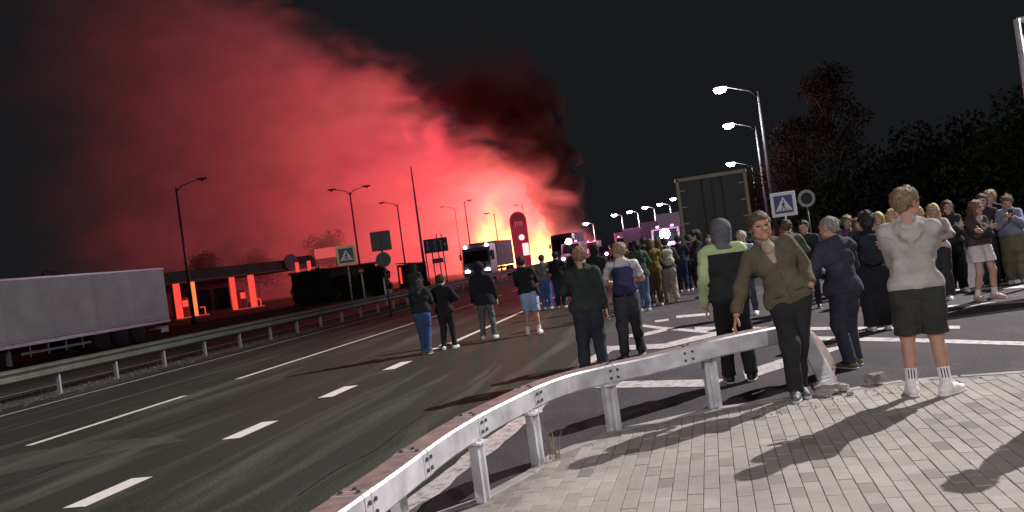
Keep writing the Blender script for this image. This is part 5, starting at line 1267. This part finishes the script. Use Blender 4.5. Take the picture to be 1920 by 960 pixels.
# woman with a child on her shoulders
a = G(800, 664)
p1 = person('woman in dark jacket and blue jeans carrying a child on her shoulders', (a.x, a.y), 1.64, -4, J((.02, .024, .028), bulk=.03, hem=-.02), J(JEAN, bulk=.016), J((.03, .025, .02), kind='long', len=-.2), G_SHOE, feet=((-.05, .05), (.07, -.05)), handL='phone', handR='phone', res=MID, female=True)
person('small child in dark jacket riding on the woman\'s shoulders', (a.x - .03, a.y - .02), 1.05, -4, J((.025, .03, .03), bulk=.03, hem=-.04), J((.03, .035, .05), bulk=.02), J((.02, .016, .014), kind='curly'), SHOE_W,
       feet=((-.13, .38), (.13, .38)), hips=(0, -.02, .53), knee=(0, .4, 1), handL='phone', handR='phone', res=MID, z0=1.06, female=True, head=(.3, 0))
a = G(841, 655)
person('person in plain black clothes with white shoes beside the woman carrying a child', (a.x, a.y), 1.60, -14, J(BK, bulk=.03, hem=-.08), J((.02, .021, .024), bulk=.016, flare=1.0), J((.035, .027, .02), kind='short'), SHOE_W, feet=((-.08, -.06), (.14, .06)), handL='phone', handR='belly', res=MID)
a = G(915, 636)
person('person in black hooded jacket and faded jeans, legs apart, facing the headlamps', (a.x, a.y), 1.74, -6, J((.016, .017, .02), bulk=.036, hem=-.14, hood='up'), J((.10, .115, .125), bulk=.012, flare=1.1), J(BK, kind='none'), SHOE_W, feet=((-.1, 0), (.17, .0)), handL='side', handR=(.3, .1, .86), res=MID, lean=(-.02, 0))
a = G(1001, 627)
p4 = person('man in black jacket, pale blue shorts and white trainers', (a.x, a.y), 1.75, -8, J((.017, .018, .02), bulk=.03, hem=-.02), J(LTBLUE, to=.50, bulk=.03, flare=1.1), J((.03, .022, .018), kind='short'), SHOE_W, feet=((-.12, 0), (.13, .02)), handL='phone', handR='phone', res=MID, head=(0, -.1), lean=(-.06, .0), extra=dict(socks=.1), skin=SKIN)
v, f = sdf_mesh([Prim(p4[1]['T'](.2, -.02, -.02), p4[1]['T'](.2, .06, -.06), .09, .09, .5, V3(1, 0, 0)), Prim(p4[1]['T'](.2, -.02, .05), p4[1]['T'](.2, .06, .05), .06, .06, .5, V3(1, 0, 0))], .014, .04)
o = mesh('shoulder_bag', v, f, cloth(BK), None, True); o.location = p4[0].location; o.rotation_euler = p4[0].rotation_euler; tag(o, 'small black bag hanging at the hip of the man in pale blue shorts', 'bag')
MB().tube([Vector(p) for p in (p4[1]['T'](.2, .02, .1), p4[1]['T'](.1, .12, .3), p4[1]['T'](-.1, .03, .56), p4[1]['T'](-.02, -.12, .4), p4[1]['T'](.2, -.03, .08))], .012, 6).build('strap', cloth(BK), o, True)
a = G(1028, 580)
person('person in grey jacket and bright blue jeans before the flames', (a.x, a.y), 1.70, -10, J((.17, .165, .17), bulk=.026, hem=-.06), J((.07, .12, .33), bulk=.02), J((.10, .04, .03), kind='short'), SHOE_W, handL='phone', handR='phone', res=FAR)
a = G(1054, 578)
person('person in black jacket and dark track pants with white side stripe', (a.x, a.y), 1.74, -10, J(BK, bulk=.03, hem=-.06), J((.03, .04, .09), bulk=.022, stripe=(.6, .6, .62)), J(BK, kind='short'), SHOE_W, handL='phone', handR='phone', res=FAR)
a = G(1132, 600)
person('person in black hooded jacket half hidden between the two nearer men', (a.x, a.y), 1.78, 0, J(BK, bulk=.03, hem=-.06, hood='up'), J(BK), J(BK, kind='none'), K_SHOE, res=FAR)
a = G(1108, 585)
person('person in brown coat half hidden behind the reddish haired man', (a.x, a.y), 1.76, 5, J((.07, .05, .035), bulk=.03, hem=-.2), J(BK), J((.05, .03, .02), kind='long'), K_SHOE, res=FAR, female=True)
a = G(1210, 584)
person('person in green jacket and blue jeans behind the white shirted man', (a.x, a.y), 1.76, 4, J((.038, .075, .045), bulk=.034, hem=-.1, hood='down'), J((.09, .13, .22), bulk=.02), J((.025, .02, .02), kind='pony'), SHOE_W, handL='belly', handR='belly', res=FAR, female=True)
a = G(1234, 574)
person('person in mustard brown hooded jacket and brown trousers', (a.x, a.y), 1.74, 0, J((.17, .115, .03), bulk=.03, hem=-.05, hood='down'), J((.09, .06, .03), bulk=.018), J((.08, .05, .03), kind='long'), SHOE_W, handL='phone', handR='phone', res=FAR)
a = G(1262, 566)
p12 = person('person in khaki trousers with a pale backpack near the glaring headlight', (a.x, a.y), 1.72, -4, J((.05, .055, .05), bulk=.026, hem=-.06), J((.30, .27, .22), bulk=.024), J((.03, .025, .02), kind='short'), mat('khaki_shoe', (.2, .17, .11), .6), feet=((-.13, 0), (.12, .02)), res=FAR, handL='belly', handR='belly')
backpack(p12, (.42, .40, .35), 'pale rounded backpack near the glaring headlight', .8)
a = G(1284, 548)
person('person in dark blue standing close to the trailer\'s rear corner', (a.x, a.y), 1.72, -10, J((.025, .028, .04), bulk=.03), J((.025, .035, .075)), J(BK, kind='short'), SHOE_W, res=FAR, handL='belly', handR='belly')
a = G(1303, 545)
person('dark clad person directly under the trailer door frame', (a.x, a.y), 1.70, 15, J(BK, bulk=.03), J(BK), J((.02, .02, .02), kind='short'), SHOE_W, res=FAR)
a = G(1320, 560)
person('dark haired person in black seen in profile before the trailer doors', (a.x, a.y), 1.78, 88, J((.02, .02, .023), bulk=.03, hood='down'), J(BK), J((.02, .016, .014), kind='curly'), K_SHOE, res=.018, handL='belly', handR='belly', head=(.1, 0))
a = G(1341, 545)
person('person in black with white bottle green trousers behind the fluorescent band', (a.x, a.y), 1.62, 160, J((.05, .05, .05), bulk=.03), J((.10, .16, .13)), J((.02, .02, .02), kind='short'), SHOE_W, res=FAR)
a = G(1410, 590)
person('person in light blue shirt mostly hidden behind the leaning man', (a.x, a.y), 1.66, 150, J((.32, .40, .58), name='shirt', bulk=.016, sleeve=.4), J((.05, .06, .09)), J((.42, .37, .28), kind='short'), SHOE_W, res=.018)
a = G(1497, 590)
person('person in grey green jacket between the leaning man and the balding man', (a.x, a.y), 1.76, -20, J((.09, .10, .085), bulk=.03, hood='down'), J((.03, .03, .035)), J((.10, .08, .06), kind='short'), SHOE_W, res=.018, handL='belly', handR='belly')
a = G(1528, 578)
person('person in dark clothes behind the balding man\'s left shoulder', (a.x, a.y), 1.70, 150, J((.025, .03, .03), bulk=.03), J(BK), J((.03, .025, .02), kind='short'), K_SHOE, res=.018)
# the group to the right
a = G(1652, 619)
p20 = person('woman in black top and wide black trousers with a dark backpack', (a.x, a.y), 1.70, -14, J((.017, .018, .022), bulk=.026, hem=-.06), J((.013, .013, .016), bulk=.045, flare=1.5, amp=.006), J((.035, .028, .022), kind='curly'), SHOE_W, res=.014, female=True, handL='belly', handR='phone')
backpack(p20, (.022, .026, .034), 'dark backpack on the woman in wide black trousers')
def g_at(px, py): q = G(px, py); return (q.x, q.y)
person('woman with shoulder length blond hair just right of the dark backpack', g_at(1668, 560), 1.68, 150, J((.40, .40, .40), bulk=.02, sleeve=.4, name='shirt'), J((.30, .30, .32)), J((.52, .38, .17), kind='long'), SHOE_W, res=.016, female=True, handL='belly', handR='belly', head=(-.2, 0))
person('second blond woman close behind the grey hooded man\'s neck', g_at(1692, 552), 1.70, 165, J((.10, .09, .09), bulk=.02), J(BK), J((.50, .36, .17), kind='long'), SHOE_W, res=.018, female=True)
person('woman in purple top far back left of the dark backpack', g_at(1606, 548), 1.64, 170, J((.17, .10, .17), bulk=.02), J((.05, .05, .06)), J((.20, .15, .10), kind='curly'), SHOE_W, res=.018, female=True, handL='cross', handR='cross')
person('pale faced woman between the purple top and the dark backpack', g_at(1624, 552), 1.60, -170, J((.05, .05, .055), bulk=.02), J((.06, .06, .07)), J((.14, .09, .06), kind='long'), SHOE_W, res=.018, female=True)
person('person with dark hair far back at the edge of the group', g_at(1585, 545), 1.62, 120, J((.03, .03, .03), bulk=.02), J(BK), J((.03, .025, .02), kind='short'), SHOE_W, res=FAR)
person('blond woman in pale top just right of the grey hooded man\'s face', g_at(1772, 562), 1.70, 140, J((.46, .42, .40), bulk=.018), J((.04, .04, .045), bulk=.03), J((.55, .40, .19), kind='long'), SHOE_W, res=.015, female=True, handL='belly', handR='belly', head=(.1, 0))
person('woman with light brown hair hidden behind the grey hooded man\'s shoulder', g_at(1742, 556), 1.68, 170, J((.30, .26, .25), bulk=.02), J((.05, .05, .055)), J((.36, .25, .13), kind='long'), SHOE_W, res=.018, female=True)
person('young woman in white shorts and dark cropped cardigan striding forward', g_at(1842, 563), 1.67, 196, J((.06, .05, .045), name='cardigan', bulk=.03, hem=.02, shirt=(.42, .36, .33), collar=False, amp=.006), J((.66, .60, .58), to=.66, bulk=.032, flare=1.6, waist=.12), J((.20, .12, .075), kind='long', len=-.34), P_SHOE,
       feet=((-.22, .05), (.11, .02)), handL='cross', handR='cross', res=.0125, female=True, head=(.35, -.12), extra=dict(socks=.12))
person('woman in long black coat with pinned up fair hair looking left', g_at(1878, 531), 1.80, 120, J((.02, .02, .02), name='coat', bulk=.032, hem=-.2, shirt=(.5, .42, .38)), J((.016, .016, .018), bulk=.035), J((.36, .26, .12), kind='bun'), K_SHOE, res=.014, female=True, handL='belly', handR='belly', head=(.2, 0))
p26 = person('woman in denim jacket and camouflage trousers looking down at a phone', g_at(1909, 531), 1.66, 150, J((.20, .22, .30), bulk=.034, hem=-.0, collar=True, zip=True, rib=True), J((.14, .13, .09), bulk=.045, flare=1.3, amp=.008), J((.16, .11, .07), kind='bun'), SHOE_W, res=.014, female=True, handL='phone', handR='phone', head=(0, -.35))
held('phone', p26, 'aR', (.075, .009, .15), BLACK, 'dark phone held by the woman in the denim jacket', 'phone', (-.04, .0, .03))
person('person in black trousers behind the woman in white shorts', g_at(1797, 548), 1.72, 170, J((.03, .03, .032), bulk=.03), J((.012, .012, .014), bulk=.03), J((.05, .035, .025), kind='long'), SHOE_W, res=.018, female=True, handL='cross', handR='cross')
person('woman in beige top behind the grey hooded man\'s arm', g_at(1722, 545), 1.66, 160, J((.30, .24, .19), bulk=.02), J((.05, .05, .06)), J((.42, .29, .14), kind='long'), SHOE_W, res=.018, female=True, handL='cross', handR='cross')
person('person in grey jacket far back between the balding man and the purple top', g_at(1570, 546), 1.70, 175, J((.09, .09, .10), bulk=.03), J((.03, .03, .035)), J((.07, .05, .04), kind='short'), SHOE_W, res=FAR)
person('person in brown jacket far back right beside the purple top', g_at(1640, 545), 1.68, 190, J((.10, .07, .05), bulk=.03), J((.04, .04, .05)), J((.09, .06, .04), kind='long'), SHOE_W, res=FAR, female=True)
person('man in dark jacket far back, half behind the woman in the black coat', g_at(1862, 534), 1.74, 150, J((.035, .035, .04), bulk=.03), J((.025, .025, .03)), J((.05, .035, .025), kind='short'), K_SHOE, res=FAR)
person('person in dark red jacket in the middle of the crowd left of the mustard jacket', g_at(1186, 566), 1.72, 0, J((.09, .03, .03), bulk=.03), J((.03, .03, .035)), J((.04, .03, .02), kind='short'), SHOE_W, res=FAR)
person('person in dark blue jacket in the crowd between green and mustard jackets', g_at(1221, 560), 1.80, 0, J((.03, .035, .06), bulk=.03), J((.03, .03, .035)), J((.03, .025, .02), kind='short'), SHOE_W, res=FAR)
person('person in black at the far end of the crowd below the yellow headlight', g_at(1086, 560), 1.75, 0, J((.02, .02, .022), bulk=.03), J((.02, .02, .025)), J((.03, .02, .02), kind='short'), SHOE_W, res=FAR)
person('person in dark grey coat in the crowd directly under the glaring headlight', g_at(1247, 556), 1.70, 0, J((.05, .05, .055), bulk=.03, hem=-.2), J((.02, .02, .025)), J((.06, .04, .03), kind='long'), SHOE_W, res=FAR, female=True)
# someone just outside the picture whose shadow falls into the corner
person('person standing just outside the picture, casting a shadow on the paving', (4.16, 6.36), 1.75, 40, J((.05, .05, .06), bulk=.03), J((.04, .04, .05)), J((.05, .04, .03), kind='short'), SHOE_W, res=FAR, z0=PZ, handL='pocket', handR='pocket')
# ------------------------------------------------------------------ fire and smoke
FY = 146.0
f0 = W(1020, 492, FY); f0.z = 0
def volmat(name):
    m = bpy.data.materials.new(name); m.use_nodes = True; n = m.node_tree.nodes; n.clear(); o = n.new('ShaderNodeOutputMaterial'); return m, n, m.node_tree.links, o
def mth(n, l, op, a, b=None, clamp=False):
    q = n.new('ShaderNodeMath'); q.operation = op; q.use_clamp = clamp
    for i, x in enumerate((a, b)):
        if x is None: continue
        if isinstance(x, (int, float)): q.inputs[i].default_value = x
        else: l.new(x, q.inputs[i])
    return q.outputs[0]
def noise(n, l, vec, scale, detail, dist=0.0):
    t = n.new('ShaderNodeTexNoise'); t.inputs['Scale'].default_value = scale; t.inputs['Detail'].default_value = detail; t.inputs['Distortion'].default_value = dist
    l.new(vec, t.inputs['Vector']); return t.outputs['Fac']
def flame(name, c, rx, ry, h, strength, label, seed):
    """flames: a closed body of glowing gas, hottest low down"""
    m, n, l, o = volmat(name + '_gas')
    tc = n.new('ShaderNodeTexCoord'); sp = n.new('ShaderNodeSeparateXYZ'); l.new(tc.outputs['Object'], sp.inputs[0])
    mp = n.new('ShaderNodeMapping'); mp.inputs['Scale'].default_value = (1, 1, .55); mp.inputs['Location'].default_value = (seed, 0, 0); l.new(tc.outputs['Object'], mp.inputs[0])
    no = noise(n, l, mp.outputs[0], .42, 4, .7)
    X = mth(n, l, 'DIVIDE', sp.outputs[0], rx); Y = mth(n, l, 'DIVIDE', sp.outputs[1], ry); Z = mth(n, l, 'DIVIDE', sp.outputs[2], h)
    r2 = mth(n, l, 'ADD', mth(n, l, 'MULTIPLY', X, X), mth(n, l, 'MULTIPLY', Y, Y))
    k = mth(n, l, 'SUBTRACT', mth(n, l, 'SUBTRACT', 1.0, r2), mth(n, l, 'MULTIPLY', Z, 1.0))
    k = mth(n, l, 'ADD', k, mth(n, l, 'MULTIPLY', mth(n, l, 'SUBTRACT', no, .5), 1.5))
    k = mth(n, l, 'MULTIPLY', k, 1.0, True); k2 = mth(n, l, 'POWER', k, 1.6)
    ramp = n.new('ShaderNodeValToRGB'); e = ramp.color_ramp.elements; e[0].color = (1, .06, .05, 1); e[1].color = (1, .68, .13, 1); e[1].position = .7; q = e.new(.3); q.color = (1, .30, .05, 1); l.new(k, ramp.inputs[0])
    em = n.new('ShaderNodeEmission'); l.new(ramp.outputs[0], em.inputs[0]); l.new(mth(n, l, 'MULTIPLY', k2, strength), em.inputs[1]); l.new(em.outputs[0], o.inputs['Volume'])
    q = MB(); pts = []
    q.tube([(0, 0, 0), (0, 0, h * .25), (0, 0, h * .6), (0, 0, h * .95), (0, 0, h * 1.25)], [1.0, 1.08, 1.0, .7, .3], 14)
    q.v = [Vector((p.x * rx * 1.15, p.y * ry * 1.15, p.z)) for p in q.v]
    ob = q.build(name, m, None, False, c); tag(ob, label, 'fire', kind='stuff'); return ob
FF = FY - 21
flame('fire', Vector((W(1014, 492, FF).x, FF, 0)), 5.2, 3, 10.0, 1.3, 'wall of yellow flames right of the pylon', 0)
flame('fire', Vector((W(936, 470, FF).x, FF + 1, 0)), 6.4, 3, 12.5, 2.1, 'yellow flames left of the pylon behind the grey lorry', 30)
for (x, y, z, e, r) in ((W(1016, 460, FF).x, FF, 6.0, .17, 2.5), (W(938, 440, FF).x, FF + 1, 8.0, .26, 3.0), (W(960, 430, FY + 36).x, FY + 37, 12.0, 1.6, 5.0), (W(860, 440, FY + 36).x, FY + 37, 10.0, .24, 5.0), (W(700, 440, FY + 36).x, FY + 37, 9.0, .08, 5.0)):  # rear three added unseen behind the smoke to backlight it evenly
    ld = bpy.data.lights.new('fire_light', 'POINT'); ld.energy = FIRE_POWER * e; ld.color = FIRE_COL if y > FY else (1.0, .105, .088); ld.shadow_soft_size = r
    lo = bpy.data.objects.new('fire_light', ld); link(lo); lo.location = (x, y, z)
# thin lit smoke drifting left
m, n, l, o = volmat('drifting_smoke')
tc = n.new('ShaderNodeTexCoord'); sp = n.new('ShaderNodeSeparateXYZ'); l.new(tc.outputs['Object'], sp.inputs[0])
mp = n.new('ShaderNodeMapping'); mp.inputs['Rotation'].default_value = (0, math.radians(-36), 0); mp.inputs['Scale'].default_value = (.6, .8, 1); l.new(tc.outputs['Object'], mp.inputs[0])
n1 = noise(n, l, mp.outputs[0], .055, 4, .5)
n2 = noise(n, l, mp.outputs[0], .15, 6, .9)
X, Z = sp.outputs[0], sp.outputs[2]
top_ = mth(n, l, 'SUBTRACT', mth(n, l, 'MULTIPLY', X, -.74), mth(n, l, 'SUBTRACT', Z, 17.0))          # height still left below the slanting upper edge
top_ = mth(n, l, 'ADD', top_, mth(n, l, 'MULTIPLY', mth(n, l, 'SUBTRACT', n1, .5), 22))
top_ = mth(n, l, 'ADD', top_, mth(n, l, 'MULTIPLY', mth(n, l, 'SUBTRACT', n2, .5), 26))
kt = mth(n, l, 'MULTIPLY', top_, .10, True)
kr = mth(n, l, 'MULTIPLY', mth(n, l, 'ADD', mth(n, l, 'SUBTRACT', 7.5, X), mth(n, l, 'MULTIPLY', mth(n, l, 'SUBTRACT', n1, .5), 10)), .3, True)
kl_ = mth(n, l, 'MULTIPLY', mth(n, l, 'ADD', mth(n, l, 'ADD', X, 84), mth(n, l, 'MULTIPLY', mth(n, l, 'SUBTRACT', n1, .5), 40)), .022, True)
den = mth(n, l, 'MULTIPLY', mth(n, l, 'MULTIPLY', kt, kr), kl_)
den = mth(n, l, 'MULTIPLY', den, mth(n, l, 'ADD', .12, mth(n, l, 'MULTIPLY', n1, 1.7)))
mr_ = n.new('ShaderNodeMapRange'); mr_.inputs[1].default_value = .36; mr_.inputs[2].default_value = .66; mr_.inputs[3].default_value = .22; mr_.inputs[4].default_value = 1.8; l.new(n2, mr_.inputs[0])
den = mth(n, l, 'MULTIPLY', den, mr_.outputs[0])
den = mth(n, l, 'MULTIPLY', den, .042)
vs = n.new('ShaderNodeVolumeScatter'); vs.inputs['Color'].default_value = (.9, .9, .9, 1); vs.inputs['Anisotropy'].default_value = 0.0; l.new(den, vs.inputs['Density']); l.new(vs.outputs[0], o.inputs['Volume'])
ob = MB().box((-40, 4, 32), (106, 44, 64.4)).build('smoke', m, None, False, Vector((f0.x, FY, 0)))
tag(ob, 'broad red lit smoke drifting left from the fire across the sky', 'smoke', kind='stuff')
m.cycles.volume_step_rate = .45 if hasattr(m.cycles, 'volume_step_rate') else 1
# dense dark column at its right edge
m, n, l, o = volmat('dense_smoke')
pv = n.new('ShaderNodeVolumePrincipled'); pv.inputs['Color'].default_value = (.07, .062, .068, 1)
gp = n.new('ShaderNodeNewGeometry'); sz_ = n.new('ShaderNodeSeparateXYZ'); l.new(gp.outputs['Position'], sz_.inputs[0])
nn = noise(n, l, gp.outputs['Position'], .12, 3)
fz_ = mth(n, l, 'MULTIPLY', mth(n, l, 'SUBTRACT', mth(n, l, 'ADD', 33.0, mth(n, l, 'MULTIPLY', nn, 16)), sz_.outputs[2]), .045, True)
l.new(mth(n, l, 'MULTIPLY', mth(n, l, 'POWER', fz_, 3.0), 1.3), pv.inputs['Density']); l.new(pv.outputs[0], o.inputs['Volume'])
r = random.Random(5); PR = []
spine = [(1053, 462, 1.6), (1054, 425, 2.5), (1047, 385, 3.4), (1037, 340, 4.2), (1024, 300, 4.7), (1002, 258, 5.6), (972, 213, 6.4), (935, 165, 7.6), (880, 112, 9.0), (815, 62, 9.6), (740, 15, 9.6)]
for i, (x, y, rad) in enumerate(spine):
    c = W(x, y, FY + 2)
    PR.append(Prim(c, c + Vector((.1, 0, .1)), rad, rad))
    for k in range(9):
        a_ = r.uniform(0, 6.28); b_ = r.uniform(-1, 1); rr = rad * r.uniform(.3, .55); d_ = Vector((math.cos(a_) * math.sqrt(1 - b_ * b_), math.sin(a_) * math.sqrt(1 - b_ * b_), b_)) * rad * .9
        PR.append(Prim(c + d_, c + d_ + Vector((.1, 0, 0)), rr, rr))
v, f = sdf_mesh(PR, .55, .5, disp=lambda p: lumps(3, .18, 1.9)(p) + lumps(8, .09, 4.1)(p), pad=1.0)
ob = mesh('smoke', v, f, m, None, True); tag(ob, 'dark dense smoke column with billowing right edge above the flames', 'smoke', kind='stuff')
